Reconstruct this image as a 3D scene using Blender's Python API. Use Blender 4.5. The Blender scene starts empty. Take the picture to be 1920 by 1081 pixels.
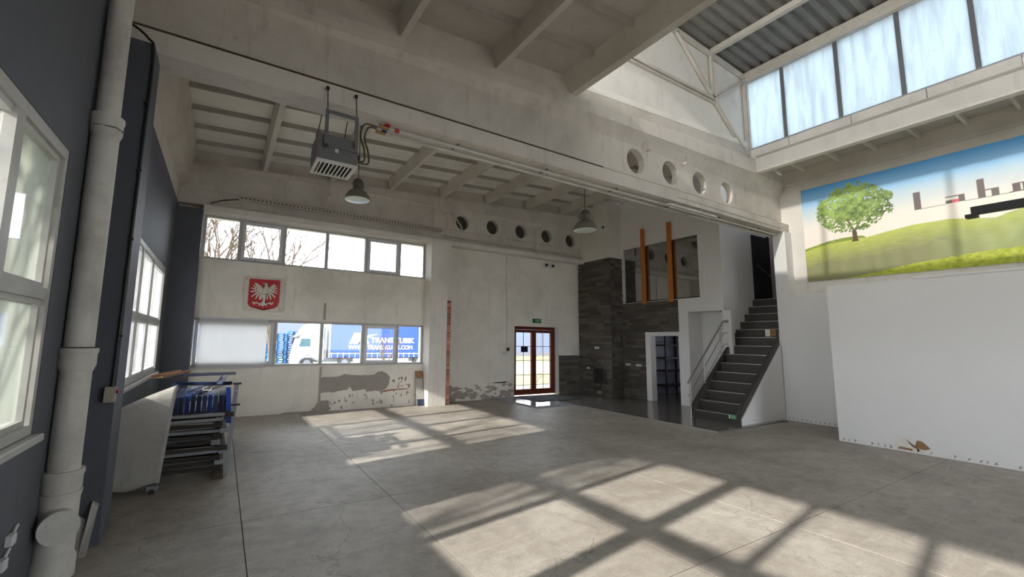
import bpy, bmesh, math, random
from mathutils import Vector, Matrix
import numpy as np
random.seed(7)
C = bpy.context.scene
COL = C.collection
PI = math.pi

# ------------------------------------------------------------ camera, sky, sun, exposure
cam_d = bpy.data.cameras.new('camera'); cam = bpy.data.objects.new('camera', cam_d); COL.objects.link(cam)
yaw, pitch, roll, F = 0.529259, 0.120921, 0.015302, 797.65
fw = Vector((math.sin(yaw)*math.cos(pitch), math.cos(yaw)*math.cos(pitch), math.sin(pitch)))
rt = Vector((math.cos(yaw), -math.sin(yaw), 0)); up = rt.cross(fw)
r2 = math.cos(roll)*rt + math.sin(roll)*up; u2 = -math.sin(roll)*rt + math.cos(roll)*up
cam.matrix_world = Matrix(((r2.x, u2.x, -fw.x, 0), (r2.y, u2.y, -fw.y, 0), (r2.z, u2.z, -fw.z, 1.6), (0, 0, 0, 1)))
cam_d.sensor_fit = 'HORIZONTAL'; cam_d.sensor_width = 36.0; cam_d.lens = F/1920*36
cam_d.shift_x = (960-886.66)/1920; cam_d.shift_y = -(540.5-542.53)/1920
cam_d.clip_start = 0.05; cam_d.clip_end = 400
C.camera = cam

W = bpy.data.worlds.new('sky'); C.world = W; W.use_nodes = True
bg = W.node_tree.nodes['Background']; bg.inputs[0].default_value = (0.87, 0.93, 1.0, 1); bg.inputs[1].default_value = 4.6
SUN_EL = math.atan(0.425); SUN_AZ = math.atan(0.155)
sd = bpy.data.lights.new('sun', 'SUN'); sd.energy = 7.4; sd.color = (1.0, 0.95, 0.87); sd.angle = math.radians(1.0)
sun = bpy.data.objects.new('sun', sd); COL.objects.link(sun)
trav = Vector((math.cos(SUN_EL)*math.cos(SUN_AZ), math.cos(SUN_EL)*math.sin(SUN_AZ), -math.sin(SUN_EL)))
sun.rotation_euler = trav.to_track_quat('-Z', 'Y').to_euler(); sun.location = (-20, -3, 12)
C.view_settings.view_transform = 'Standard'; C.view_settings.look = 'None'
C.view_settings.exposure = 0.68; C.view_settings.gamma = 1.0; C.view_settings.use_curve_mapping = False
C.cycles.max_bounces = 10; C.cycles.diffuse_bounces = 7; C.cycles.glossy_bounces = 4
C.cycles.transparent_max_bounces = 16; C.cycles.transmission_bounces = 6
C.cycles.sample_clamp_indirect = 8.0
C.cycles.use_denoising = True

# ------------------------------------------------------------ materials
def srgb(*c):
    return tuple((v/12.92 if v <= .04045 else ((v+.055)/1.055)**2.4) for v in c)
def rgb255(r, g, b): return srgb(r/255, g/255, b/255)
class NT:
    def __init__(s, name):
        s.m = bpy.data.materials.new(name); s.m.use_nodes = True; s.t = s.m.node_tree; s.n = s.t.nodes
        s.b = s.n['Principled BSDF']; s.out = s.n['Material Output']
    def add(s, typ, **kw):
        n = s.n.new(typ)
        for k, v in kw.items():
            if k.startswith('i_'):
                n.inputs[int(k[2:]) if k[2:].isdigit() else k[2:].replace('_', ' ')].default_value = v
            else: setattr(n, k, v)
        return n
    def l(s, a, b): s.t.links.new(a, b)
def noise(T, scale, detail=4, rough=.6, dist=0, vec=None):
    n = T.add('ShaderNodeTexNoise'); n.inputs['Scale'].default_value = scale; n.inputs['Detail'].default_value = detail
    n.inputs['Roughness'].default_value = rough; n.inputs['Distortion'].default_value = dist
    if vec is not None: T.l(vec, n.inputs['Vector'])
    return n.outputs['Fac']
def ramp(T, fac, a, b):
    r = T.add('ShaderNodeMapRange'); r.inputs[1].default_value = a; r.inputs[2].default_value = b
    T.l(fac, r.inputs[0]); return r.outputs[0]
def mixc(T, fac, a, b, mode='MIX'):
    m = T.add('ShaderNodeMix', data_type='RGBA', blend_type=mode)
    if hasattr(fac, 'node'): T.l(fac, m.inputs[0])
    else: m.inputs[0].default_value = fac
    for k, v in ((6, a), (7, b)):
        if hasattr(v, 'node'): T.l(v, m.inputs[k])
        else: m.inputs[k].default_value = (*v[:3], 1)
    return m.outputs[2]
def coords(T, sx=1, sy=1, sz=1):
    tc = T.add('ShaderNodeTexCoord'); mp = T.add('ShaderNodeMapping'); mp.inputs['Scale'].default_value = (sx, sy, sz)
    T.l(tc.outputs['Object'], mp.inputs['Vector']); return mp.outputs[0]
def bump(T, h, strength=.3, dist=.01):
    b = T.add('ShaderNodeBump'); b.inputs['Strength'].default_value = strength; b.inputs['Distance'].default_value = dist
    T.l(h, b.inputs['Height']); T.l(b.outputs[0], T.b.inputs['Normal'])
def plain(name, col, rough=.6, metal=0.0, spec=.5):
    T = NT(name); T.b.inputs['Base Color'].default_value = (*col, 1); T.b.inputs['Roughness'].default_value = rough
    T.b.inputs['Metallic'].default_value = metal; T.b.inputs['Specular IOR Level'].default_value = spec
    v = coords(T); n = noise(T, 9, 3); c = mixc(T, ramp(T, n, .35, .75), col, tuple(x*.82 for x in col)); T.l(c, T.b.inputs['Base Color'])
    return T.m
def plaster(name, col, dirt, amount=.6, scale=1.2, rough=.85, streak=True, bmp=.25, rnd=False):
    T = NT(name); v = coords(T)
    n1 = noise(T, scale, 6, .65, .3, v); n2 = noise(T, scale*9, 5, .7, 0, v); n3 = noise(T, scale*50, 3, .6, 0, v)
    c = mixc(T, ramp(T, n1, .42, .75), col, tuple(a*(1-amount*.5)+b*amount*.5 for a, b in zip(col, dirt)))
    d = ramp(T, n2, .60, .78)
    k = T.add('ShaderNodeMath', operation='MULTIPLY'); T.l(d, k.inputs[0]); k.inputs[1].default_value = amount*.55
    c = mixc(T, k.outputs[0], c, dirt)
    if streak:
        v2 = coords(T, 2.2, 2.2, .35); s = noise(T, 2.5, 5, .7, .2, v2)
        k2 = T.add('ShaderNodeMath', operation='MULTIPLY'); T.l(ramp(T, s, .55, .8), k2.inputs[0]); k2.inputs[1].default_value = amount*.5
        c = mixc(T, k2.outputs[0], c, dirt)
    if rnd:
        oi = T.add('ShaderNodeObjectInfo'); c = mixc(T, ramp(T, oi.outputs['Random'], 0, 1), c, tuple(x*.42 for x in col))
    T.l(c, T.b.inputs['Base Color']); T.b.inputs['Roughness'].default_value = rough
    T.b.inputs['Specular IOR Level'].default_value = .25
    ad = T.add('ShaderNodeMath', operation='ADD'); T.l(n2, ad.inputs[0]); T.l(n3, ad.inputs[1]); bump(T, ad.outputs[0], bmp, .008)
    return T.m
def glass(name, tint=(1, 1, 1), haze=0.0, hazecol=(.8, .82, .8), refl=1.0, streaks=0.0):
    """real pane: mostly clear, fresnel reflection, optional translucent dirt"""
    T = NT(name); T.n.remove(T.b)
    tr = T.add('ShaderNodeBsdfTransparent'); tr.inputs[0].default_value = (*tint, 1)
    gl = T.add('ShaderNodeBsdfGlossy'); gl.inputs['Roughness'].default_value = .02
    fr = T.add('ShaderNodeFresnel'); fr.inputs[0].default_value = 1.45
    k = T.add('ShaderNodeMath', operation='MULTIPLY'); T.l(fr.outputs[0], k.inputs[0]); k.inputs[1].default_value = refl
    mx = T.add('ShaderNodeMixShader'); T.l(k.outputs[0], mx.inputs[0]); T.l(tr.outputs[0], mx.inputs[1]); T.l(gl.outputs[0], mx.inputs[2])
    last = mx.outputs[0]
    if haze > 0:
        tl = T.add('ShaderNodeBsdfTranslucent'); df = T.add('ShaderNodeBsdfDiffuse'); hm = T.add('ShaderNodeMixShader'); hm.inputs[0].default_value = .3
        v2 = coords(T, 3, 3, .3); s = noise(T, 2.2, 5, .7, .4, v2); v3 = coords(T); s3 = noise(T, 25, 4, .7, 0, v3)
        c = mixc(T, ramp(T, s, .45, .75), hazecol, tuple(x*(1-streaks) for x in hazecol))
        c = mixc(T, ramp(T, s3, .64, .72), c, tuple(x*(1-streaks*1.3) for x in hazecol))
        T.l(c, tl.inputs[0]); T.l(c, df.inputs[0]); T.l(tl.outputs[0], hm.inputs[1]); T.l(df.outputs[0], hm.inputs[2])
        m2 = T.add('ShaderNodeMixShader'); m2.inputs[0].default_value = haze
        T.l(last, m2.inputs[1]); T.l(hm.outputs[0], m2.inputs[2]); last = m2.outputs[0]
    T.l(last, T.out.inputs[0]); return T.m

M = {}
M['white'] = plaster('white plaster', rgb255(226, 222, 216), rgb255(120, 112, 102), .45)
M['white_clean'] = plaster('white painted board', rgb255(226, 225, 224), rgb255(180, 176, 170), .2, .7, .6, False, .08)
M['back'] = plaster('aged wall plaster', rgb255(236, 231, 222), rgb255(136, 127, 114), .6, .9)
M['conc_paint'] = plaster('limewashed concrete', rgb255(216, 210, 203), rgb255(110, 102, 94), .8, .8)
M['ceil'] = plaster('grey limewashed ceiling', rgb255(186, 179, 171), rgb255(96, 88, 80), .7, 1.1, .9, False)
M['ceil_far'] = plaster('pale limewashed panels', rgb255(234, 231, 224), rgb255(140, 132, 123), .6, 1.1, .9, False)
M['rib_shade'] = plaster('shadow toned cross ribs', rgb255(172, 166, 158), rgb255(110, 104, 96), .6, 3, .9, False)  # cross ribs darkened in colour to read as shadow lines
M['rib'] = plaster('limewashed ribs', rgb255(206, 200, 192), rgb255(112, 104, 95), .6, 1.5, .9, False)
M['blue'] = plaster('slate blue wall paint', rgb255(98, 101, 108), rgb255(60, 62, 68), .5, 1.2, .7)
M['blue_rib'] = plaster('slate blue column paint', rgb255(92, 95, 103), rgb255(55, 58, 64), .5, 1.6, .6)
M['pipe'] = plaster('grey painted cast iron', rgb255(205, 203, 197), rgb255(110, 104, 96), .7, 3, .6)
M['frame'] = plaster('grey white window frame', rgb255(190, 190, 186), rgb255(105, 98, 88), .6, 3, .5, False, .05)
M['pvc'] = plain('white plastic frame', rgb255(215, 216, 220), .4)
M['dark'] = plain('near black fill', (.018, .017, .016), .9)
M['holefill'] = plaster('dark grey infill board', rgb255(84, 82, 78), rgb255(50, 48, 45), .5, 4, .9, False)
M['damp'] = plaster('bare grey plaster', rgb255(176, 166, 156), rgb255(112, 102, 92), .8, 5, .95, False, .6)
M['peel'] = plaster('peeled patch', rgb255(160, 154, 147), rgb255(125, 118, 110), .5, 3, .95, False, .3)
M['redbrick'] = plaster('red brick', rgb255(224, 160, 132), rgb255(160, 108, 84), .6, 12, .9, False, .6, True)
M['stone'] = plaster('dark ledge stone', rgb255(122, 116, 109), rgb255(62, 58, 54), .9, 7, .75, False, .8, True)
M['stone_cap'] = plaster('stone cap', rgb255(92, 84, 76), rgb255(60, 52, 46), .5, 7, .75, False, .3)
M['tile'] = plaster('polished dark tile', rgb255(112, 108, 104), rgb255(74, 71, 69), .6, 2.5, .17, False, .02)
M['tile'].node_tree.nodes['Principled BSDF'].inputs['Specular IOR Level'].default_value = .7
M['tread'] = plaster('dark stair tile', rgb255(72, 69, 67), rgb255(42, 40, 39), .5, 6, .35, False, .1)
M['nosing'] = plain('aluminium nosing', rgb255(190, 186, 180), .35, .6)
M['steel'] = plain('brushed steel', rgb255(180, 176, 172), .3, .9)
M['galv'] = plaster('galvanised steel', rgb255(150, 152, 156), rgb255(80, 82, 86), .6, 8, .45, False, .05)
M['galv'].node_tree.nodes['Principled BSDF'].inputs['Metallic'].default_value = .5
M['darksteel'] = plaster('dark oiled steel', rgb255(66, 64, 62), rgb255(38, 34, 30), .7, 8, .5, False, .1)
M['darksteel'].node_tree.nodes['Principled BSDF'].inputs['Metallic'].default_value = .4
M['bluesteel'] = plain('blue painted steel', rgb255(18, 48, 112), .28)
M['navysteel'] = plain('navy painted steel', rgb255(20, 34, 64), .3)
M['greypaint'] = plain('grey machine paint', rgb255(112, 114, 117), .45)
M['louvre'] = plain('white louvre', rgb255(215, 215, 212), .45)
M['wood_red'] = plaster('mahogany stained wood', rgb255(104, 48, 32), rgb255(58, 26, 18), .6, 6, .4, True, .1)
M['pine'] = plaster('orange varnished pine', rgb255(196, 120, 56), rgb255(140, 74, 30), .6, 5, .45, True, .1)
M['black'] = plain('black paint', (.012, .012, .013), .5)
M['rubber'] = plain('black rubber', (.02, .02, .02), .8)
M['brass'] = plain('brass', rgb255(150, 120, 70), .4, .8)
M['red'] = plain('red plastic', rgb255(180, 30, 28), .4)
M['bluep'] = plain('blue plastic', rgb255(30, 50, 140), .4)
M['green'] = plain('green sign', rgb255(30, 120, 70), .5)
M['greenlit'] = plain('light green sign face', rgb255(60, 165, 95), .5)
M['signwhite'] = plain('white print', rgb255(235, 240, 235), .5)
M['crest_red'] = plain('crest red enamel', rgb255(190, 42, 48), .35)
M['crest_white'] = plain('crest cream enamel', rgb255(222, 212, 200), .4)
M['crest_line'] = plain('crest brown line', rgb255(90, 84, 72), .5)
M['sheet'] = plaster('weathered white board', rgb255(172, 170, 165), rgb255(104, 94, 80), .85, 2.2, .6, True, .05)
M['card'] = plaster('brown board', rgb255(150, 118, 88), rgb255(90, 66, 48), .6, 3, .8, False)
M['mat'] = plaster('grey ribbed mat', rgb255(82, 84, 84), rgb255(50, 52, 52), .6, 14, .95, False, .8)
M['marble'] = plain('pale threshold tile', rgb255(165, 170, 180), .12)
M['enamel_out'] = plaster('dusty grey enamel', rgb255(122, 118, 108), rgb255(70, 66, 58), .6, 8, .5, False, .05)
M['enamel_in'] = plain('white enamel', rgb255(225, 235, 230), .3)
M['lampgrey'] = plain('cast lamp housing', rgb255(92, 90, 84), .55)
M['tube'] = plain('frosted tube', rgb255(195, 193, 186), .4)
M['hose'] = plain('braided olive hose', rgb255(92, 84, 62), .6)
M['soot'] = plain('stove steel', (.02, .02, .02), .4)
M['lilac'] = plain('pale lilac grey paint', rgb255(176, 176, 196), .7)
M['doorblack'] = plain('near black door', rgb255(38, 42, 44), .5)
M['purple'] = plain('mauve grey paint', rgb255(150, 140, 146), .7)
M['glass'] = glass('clear glass')
M['glass_dirty'] = glass('dusty glass', haze=.14, hazecol=(.85, .87, .87), streaks=.3)
M['glass_panel'] = glass('yellowed dirty fibreglass', haze=.30, hazecol=(.30, .32, .28), streaks=.45)
M['poly'] = glass('milky stained polycarbonate', haze=.98, hazecol=(.56, .62, .655), streaks=.28)
M['poly_clear'] = glass('dusty rooflight glass', haze=.56, hazecol=(.88, .87, .84), streaks=.13)
M['blind'] = glass('white roller blind cloth', haze=.86, hazecol=(.80, .80, .80), streaks=.05, refl=0)
# dark reflective upstairs glazing
T = NT('dark mirrored glazing'); T.b.inputs['Base Color'].default_value = (.035, .045, .045, 1); T.b.inputs['Roughness'].default_value = .02
T.b.inputs['Specular IOR Level'].default_value = 1.0; T.b.inputs['IOR'].default_value = 2.6; M['mirror'] = T.m
# concrete floor
T = NT('worn concrete'); v = coords(T)
a = noise(T, .7, 6, .65, .5, v); b_ = noise(T, 6, 6, .7, .3, v); c_ = noise(T, 60, 4, .7, 0, v); v2 = coords(T, .6, 4.0, 1); d_ = noise(T, 3, 5, .7, .6, v2)
c = mixc(T, ramp(T, a, .35, .7), rgb255(180, 174, 164), rgb255(142, 134, 124))
k = T.add('ShaderNodeMath', operation='MULTIPLY'); T.l(ramp(T, b_, .45, .75), k.inputs[0]); k.inputs[1].default_value = .6
c = mixc(T, k.outputs[0], c, rgb255(126, 122, 116))
k = T.add('ShaderNodeMath', operation='MULTIPLY'); T.l(ramp(T, d_, .55, .8), k.inputs[0]); k.inputs[1].default_value = .5
c = mixc(T, k.outputs[0], c, rgb255(204, 200, 193))
k = T.add('ShaderNodeMath', operation='MULTIPLY'); T.l(ramp(T, c_, .52, .72), k.inputs[0]); k.inputs[1].default_value = .5
c = mixc(T, k.outputs[0], c, rgb255(80, 76, 72))
sc1 = T.add('ShaderNodeTexNoise', noise_type='RIDGED_MULTIFRACTAL') if False else T.add('ShaderNodeTexVoronoi', feature='DISTANCE_TO_EDGE')
sc1.inputs['Scale'].default_value = .55; wv = T.add('ShaderNodeVectorMath', operation='ADD'); nz_ = T.add('ShaderNodeTexNoise'); nz_.inputs['Scale'].default_value = 1.6; nz_.inputs['Detail'].default_value = 6
T.l(v, nz_.inputs['Vector']); T.l(v, wv.inputs[0]); T.l(nz_.outputs['Color'], wv.inputs[1]); T.l(wv.outputs[0], sc1.inputs['Vector'])
k = T.add('ShaderNodeMath', operation='MULTIPLY'); rr0 = ramp(T, sc1.outputs['Distance'], .006, .0); T.l(rr0, k.inputs[0]); k.inputs[1].default_value = .45
c = mixc(T, k.outputs[0], c, rgb255(92, 84, 76))
T.l(c, T.b.inputs['Base Color'])
rr = T.add('ShaderNodeMapRange'); rr.inputs[3].default_value = .42; rr.inputs[4].default_value = .7; T.l(b_, rr.inputs[0]); T.l(rr.outputs[0], T.b.inputs['Roughness'])
ad = T.add('ShaderNodeMath', operation='ADD'); T.l(b_, ad.inputs[0]); T.l(c_, ad.inputs[1]); bump(T, ad.outputs[0], .22, .006); M['floor'] = T.m
T = NT('painted print'); at = T.add('ShaderNodeVertexColor'); at.layer_name = 'print'; T.l(at.outputs[0], T.b.inputs['Base Color']); T.b.inputs['Roughness'].default_value = .5; M['print'] = T.m
M['asphalt'] = plaster('pale yard paving', rgb255(128, 125, 120), rgb255(104, 100, 95), .6, .6, .95, False, .2)
M['grass'] = plaster('dry winter grass', rgb255(118, 114, 84), rgb255(94, 92, 66), .8, .8, .95, False, .8)
M['farwall'] = plaster('pale blue grey cladding', rgb255(108, 116, 136), rgb255(96, 103, 122), .4, .4, .6, True, .05)
M['truckwhite'] = plain('white lorry paint', rgb255(226, 226, 226), .35)
M['truckblue'] = plain('blue tarpaulin', rgb255(20, 66, 160), .5)
M['truckgrey'] = plain('grey lorry trim', rgb255(110, 112, 118), .5)
M['tyre'] = plain('tyre', rgb255(50, 50, 52), .8)
M['cabglass'] = plain('cab window', rgb255(70, 100, 110), .1)
M['pallet'] = plaster('blue painted crate', rgb255(42, 104, 158), rgb255(30, 70, 110), .5, 1, .6, False, .1, True)
M['bark'] = plaster('grey bark', rgb255(92, 80, 68), rgb255(60, 50, 42), .6, 3, .9, False, .6)
M['leaf'] = plain('evergreen needles', rgb255(70, 84, 52), .8)

# ------------------------------------------------------------ mesh helpers
def new_obj(name, bm, mat, parent=None, smooth=False):
    me = bpy.data.meshes.new(name); bm.normal_update(); bm.to_mesh(me); bm.free(); me.materials.append(M[mat] if isinstance(mat, str) else mat)
    if smooth:
        me.polygons.foreach_set('use_smooth', [True]*len(me.polygons))
        try: me.set_sharp_from_angle(angle=math.radians(40))
        except Exception: pass
    o = bpy.data.objects.new(name, me); COL.objects.link(o); attach(o, parent); return o
def attach(o, parent):
    if parent is not None:
        o.parent = parent
        if parent.type == 'EMPTY': o.matrix_parent_inverse = Matrix.LocRotScale(parent.location, parent.rotation_euler, None).inverted()
def B(): return bmesh.new()
def box(bm, x0, x1, y0, y1, z0, z1, bev=0):
    vs = [bm.verts.new((x, y, z)) for x in (x0, x1) for y in (y0, y1) for z in (z0, z1)]
    for f in ((0, 1, 3, 2), (4, 6, 7, 5), (0, 4, 5, 1), (2, 3, 7, 6), (0, 2, 6, 4), (1, 5, 7, 3)): bm.faces.new([vs[i] for i in f])
    if bev:
        es = set(e for v in vs for e in v.link_edges); bmesh.ops.bevel(bm, geom=list(es), offset=bev, segments=1, affect='EDGES')
    return bm
def hexa(bm, p):
    vs = [bm.verts.new(q) for q in p]   # 0-3 bottom loop, 4-7 top loop
    for f in ((0, 3, 2, 1), (4, 5, 6, 7), (0, 1, 5, 4), (1, 2, 6, 5), (2, 3, 7, 6), (3, 0, 4, 7)): bm.faces.new([vs[i] for i in f])
    return bm
def prism(bm, poly, fn0, fn1):
    a = [bm.verts.new(fn0(*p)) for p in poly]; b = [bm.verts.new(fn1(*p)) for p in poly]; n = len(poly)
    fs = [bm.faces.new(a), bm.faces.new(list(reversed(b)))]
    for i in range(n): bm.faces.new((a[i], b[i], b[(i+1) % n], a[(i+1) % n]))
    bmesh.ops.triangulate(bm, faces=[f for f in fs if len(f.verts) > 4]); bmesh.ops.recalc_face_normals(bm, faces=bm.faces[:]); return bm
def extr_y(bm, poly, y0, y1): return prism(bm, poly, lambda x, z: (x, y0, z), lambda x, z: (x, y1, z))
def extr_x(bm, poly, x0, x1): return prism(bm, poly, lambda y, z: (x0, y, z), lambda y, z: (x1, y, z))
def extr_z(bm, poly, z0, z1): return prism(bm, poly, lambda x, y: (x, y, z0), lambda x, y: (x, y, z1))
def tube(bm, pts, r, n=8, rads=None):
    pts = [Vector(p) for p in pts]; rings = []; pr = None
    for i, p in enumerate(pts):
        d = (pts[min(i+1, len(pts)-1)]-pts[max(i-1, 0)]).normalized()
        if pr is None: a = Vector((0, 0, 1)) if abs(d.z) < .9 else Vector((1, 0, 0)); s = d.cross(a).normalized()
        else: s = (pr-d*pr.dot(d)).normalized()
        pr = s; t = d.cross(s); rad = rads[i] if rads else r
        rings.append([bm.verts.new(p+rad*(math.cos(2*PI*k/n)*s+math.sin(2*PI*k/n)*t)) for k in range(n)])
    for a, b in zip(rings, rings[1:]):
        for k in range(n): bm.faces.new((a[k], a[(k+1) % n], b[(k+1) % n], b[k]))
    bm.faces.new(list(reversed(rings[0]))); bm.faces.new(rings[-1]); return bm
def lathe(bm, prof, cx, cy, n=24, close=False):
    rings = [[bm.verts.new((cx+r*math.cos(2*PI*k/n), cy+r*math.sin(2*PI*k/n), z)) for k in range(n)] for r, z in prof]
    for a, b in zip(rings, rings[1:]):
        for k in range(n): bm.faces.new((a[k], a[(k+1) % n], b[(k+1) % n], b[k]))
    if close: bm.faces.new(list(reversed(rings[0]))); bm.faces.new(rings[-1])
    bmesh.ops.recalc_face_normals(bm, faces=bm.faces[:]); return bm
def spline(P, n=8):
    P = [Vector(p) for p in P]; out = []
    for i in range(len(P)-1):
        a, b, c, d = P[max(i-1, 0)], P[i], P[i+1], P[min(i+2, len(P)-1)]
        for k in range(n):
            t = k/n; out.append(.5*((2*b)+(c-a)*t+(2*a-5*b+4*c-d)*t*t+(3*b-a-3*c+d)*t**3))
    out.append(P[-1]); return out
def S(name, bm, mat, parent=None, smooth=False):
    o = new_obj(name, bm, mat, parent, smooth)
    if parent is None: o['kind'] = 'structure'
    return o
def struct_root(name, loc=(0, 0, 0), label=None, cat=None):
    o = bpy.data.objects.new(name, None); COL.objects.link(o); o.location = loc; o.empty_display_size = .1; o['kind'] = 'structure'
    if label: o['label'] = label
    if cat: o['category'] = cat
    return o
def thing(name, label, cat, loc, group=None):
    o = bpy.data.objects.new(name, None); COL.objects.link(o); o.location = loc; o.empty_display_size = .1
    o['label'] = label; o['category'] = cat
    if group: o['group'] = group
    return o
def tag(o, label, cat, group=None, kind=None):
    o['label'] = label
    if cat: o['category'] = cat
    if group: o['group'] = group
    if kind: o['kind'] = kind
    return o
def copy_tree(o, parent=None, dx=(0, 0, 0)):
    c = o.copy(); COL.objects.link(c)
    if parent is not None: c.parent = parent
    for ch in list(o.children): copy_tree(ch, c)
    return c
def text(name, body, size, mat, parent, mw, extrude=.002, sx=1, align='LEFT', bold=0.0):
    cu = bpy.data.curves.new(name, 'FONT'); cu.body = body; cu.size = size; cu.extrude = extrude; cu.align_x = align; cu.offset = bold
    o = bpy.data.objects.new(name, cu); COL.objects.link(o); bpy.context.view_layer.update()
    dg = bpy.context.evaluated_depsgraph_get(); me = bpy.data.meshes.new_from_object(o.evaluated_get(dg))
    bpy.data.objects.remove(o); me.transform(mw @ Matrix.Diagonal((sx, 1, 1, 1))); me.materials.clear(); me.materials.append(M[mat])
    o = bpy.data.objects.new(name, me); COL.objects.link(o); attach(o, parent); return o
FACE_MY = Matrix.Rotation(PI/2, 4, 'X')        # text upright facing -Y
def face_my(x, y, z): return Matrix.Translation((x, y, z)) @ FACE_MY
def face_mx(x, y, z): return Matrix.Translation((x, y, z)) @ Matrix.Rotation(-PI/2, 4, 'Z') @ FACE_MY   # facing -X, reading towards -Y

# ------------------------------------------------------------ dimensions
XL, XR = -.95, 11.1
YB, YD = 10.1, 10.25
YF = -6.0
YBM = 4.58                                        # near face of the main beam
def zc(x): return 5.13 + .055*(x+.95)             # underside of the roof ribs

# ------------------------------------------------------------ floor
fl = S('floor', box(B(), -1.3, 13.6, -6.3, 10.7, -.3, -.02), 'dark')
xs = [-.95, .27, 1.62, 3.1, 4.55, 6.9, 9.3, 11.1]; ys = [-6.0, -3.2, -.6, 2.03, 4.42, 6.86, 9.0, 10.25]
def slab(x0, x1, y0, y1):
    g = .0035; bm = B(); box(bm, x0+g, x1-g, y0+g, y1-g, -.06, 0)
    return new_obj('slab', bm, 'floor', fl)
for i in range(len(xs)-1):
    for j in range(len(ys)-1):
        x0, x1, y0, y1 = xs[i], xs[i+1], ys[j], ys[j+1]
        if x0 >= 9.3 and y0 >= 4.42: continue
        slab(x0, x1, y0, y1)
slab(9.3, 11.1, 4.42, 4.8)
# polished tiles in front of fireplace and stairs
tx = [7.98+.5*i for i in range(6)]+[10.6]; ty = [4.66+.5*i for i in range(11)]+[10.25]
tx = sorted(set(round(v, 3) for v in tx)); tx = [v for v in tx if v < 10.56]+[10.6]; ty = [v for v in ty if v < 10.2]+[10.25]
for i in range(len(tx)-1):
    for j in range(len(ty)-1):
        if ty[j+1] <= 4.8 and tx[i] >= 9.0: continue
        new_obj('floor_tile', box(B(), tx[i]+.0015, tx[i+1]-.0015, ty[j]+.0015, ty[j+1]-.0015, -.01, .022), 'tile', fl)
new_obj('tile_edge_trim', box(B(), 7.955, 7.98, 4.66, 8.4, 0, .026), 'nosing', fl)
for i in range(5):
    for j in range(3): new_obj('floor_tile', box(B(), 10.602+.6*i, 10.598+.6*(i+1), 6.9+.7*j, 6.898+.7*(j+1), -.01, .022), 'tile', fl)
# threshold platform at the door
for i in range(2):
    for j in range(3):
        new_obj('threshold_tile', box(B(), 6.78+.6*i+.002, 6.78+.6*(i+1)-.002, 8.45+.6*j+.002, min(8.45+.6*(j+1), 10.25)-.002, -.01, .035), 'marble', fl)
mt = new_obj('door_mat', box(B(), 7.35, 8.95, 9.05, 9.95, .0225, .047, .005), 'mat'); tag(mt, 'dark grey ribbed door mat on the tiles inside the glazed brown door', 'mat')
for k in range(15): new_obj('mat_rib', box(B(), 7.4+.1*k, 7.45+.1*k, 9.08, 9.92, .047, .053), 'rubber', mt)

# ------------------------------------------------------------ walls helper
def wall_with_openings(name, axis, a0, a1, t0, t1, z0, z1, ops, mat):
    """axis 'x': wall runs along X with thickness t in Y; 'y': runs along Y with thickness in X"""
    bm = B(); cuts = sorted(set([a0, a1]+[o[0] for o in ops]+[o[1] for o in ops]))
    for p, q in zip(cuts, cuts[1:]):
        inn = sorted([(o[2], o[3]) for o in ops if o[0] <= p+1e-6 and o[1] >= q-1e-6]); z = z0
        segs = []
        for (u, v_) in inn:
            if u > z: segs.append((z, u))
            z = v_
        if z < z1: segs.append((z, z1))
        for (u, v_) in segs:
            if axis == 'x': box(bm, p, q, t0, t1, u, v_)
            else: box(bm, t0, t1, p, q, u, v_)
    return S(name, bm, mat)
# left wall (slate blue) with three window bays
W1, W2, W3 = (-.6, 3.66), (5.2, 9.28), (-5.2, -1.3)
wl = wall_with_openings('wall_left', 'y', -6.3, 10.5, -1.25, XL, -.3, 4.28, [(*W1, 1.0, 2.80), (*W2, 1.0, 2.82), (*W3, 1.0, 2.80)], 'blue')
S('wall_left_upper', box(B(), -1.25, XL, -6.3, 10.5, 4.28, 5.7), 'conc_paint')
# edge beam at the top of the left wall
S('trim_1', extr_y(B(), [(XL, 4.62), (-.80, 4.70), (-.76, 5.12), (-.70, 5.40), (XL, 5.40)], 4.95, 10.2), 'rib')
S('trim_2', extr_y(B(), [(XL, 4.62), (-.80, 4.70), (-.76, 5.12), (-.70, 5.40), (XL, 5.40)], -6, 4.5), 'rib')

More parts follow.
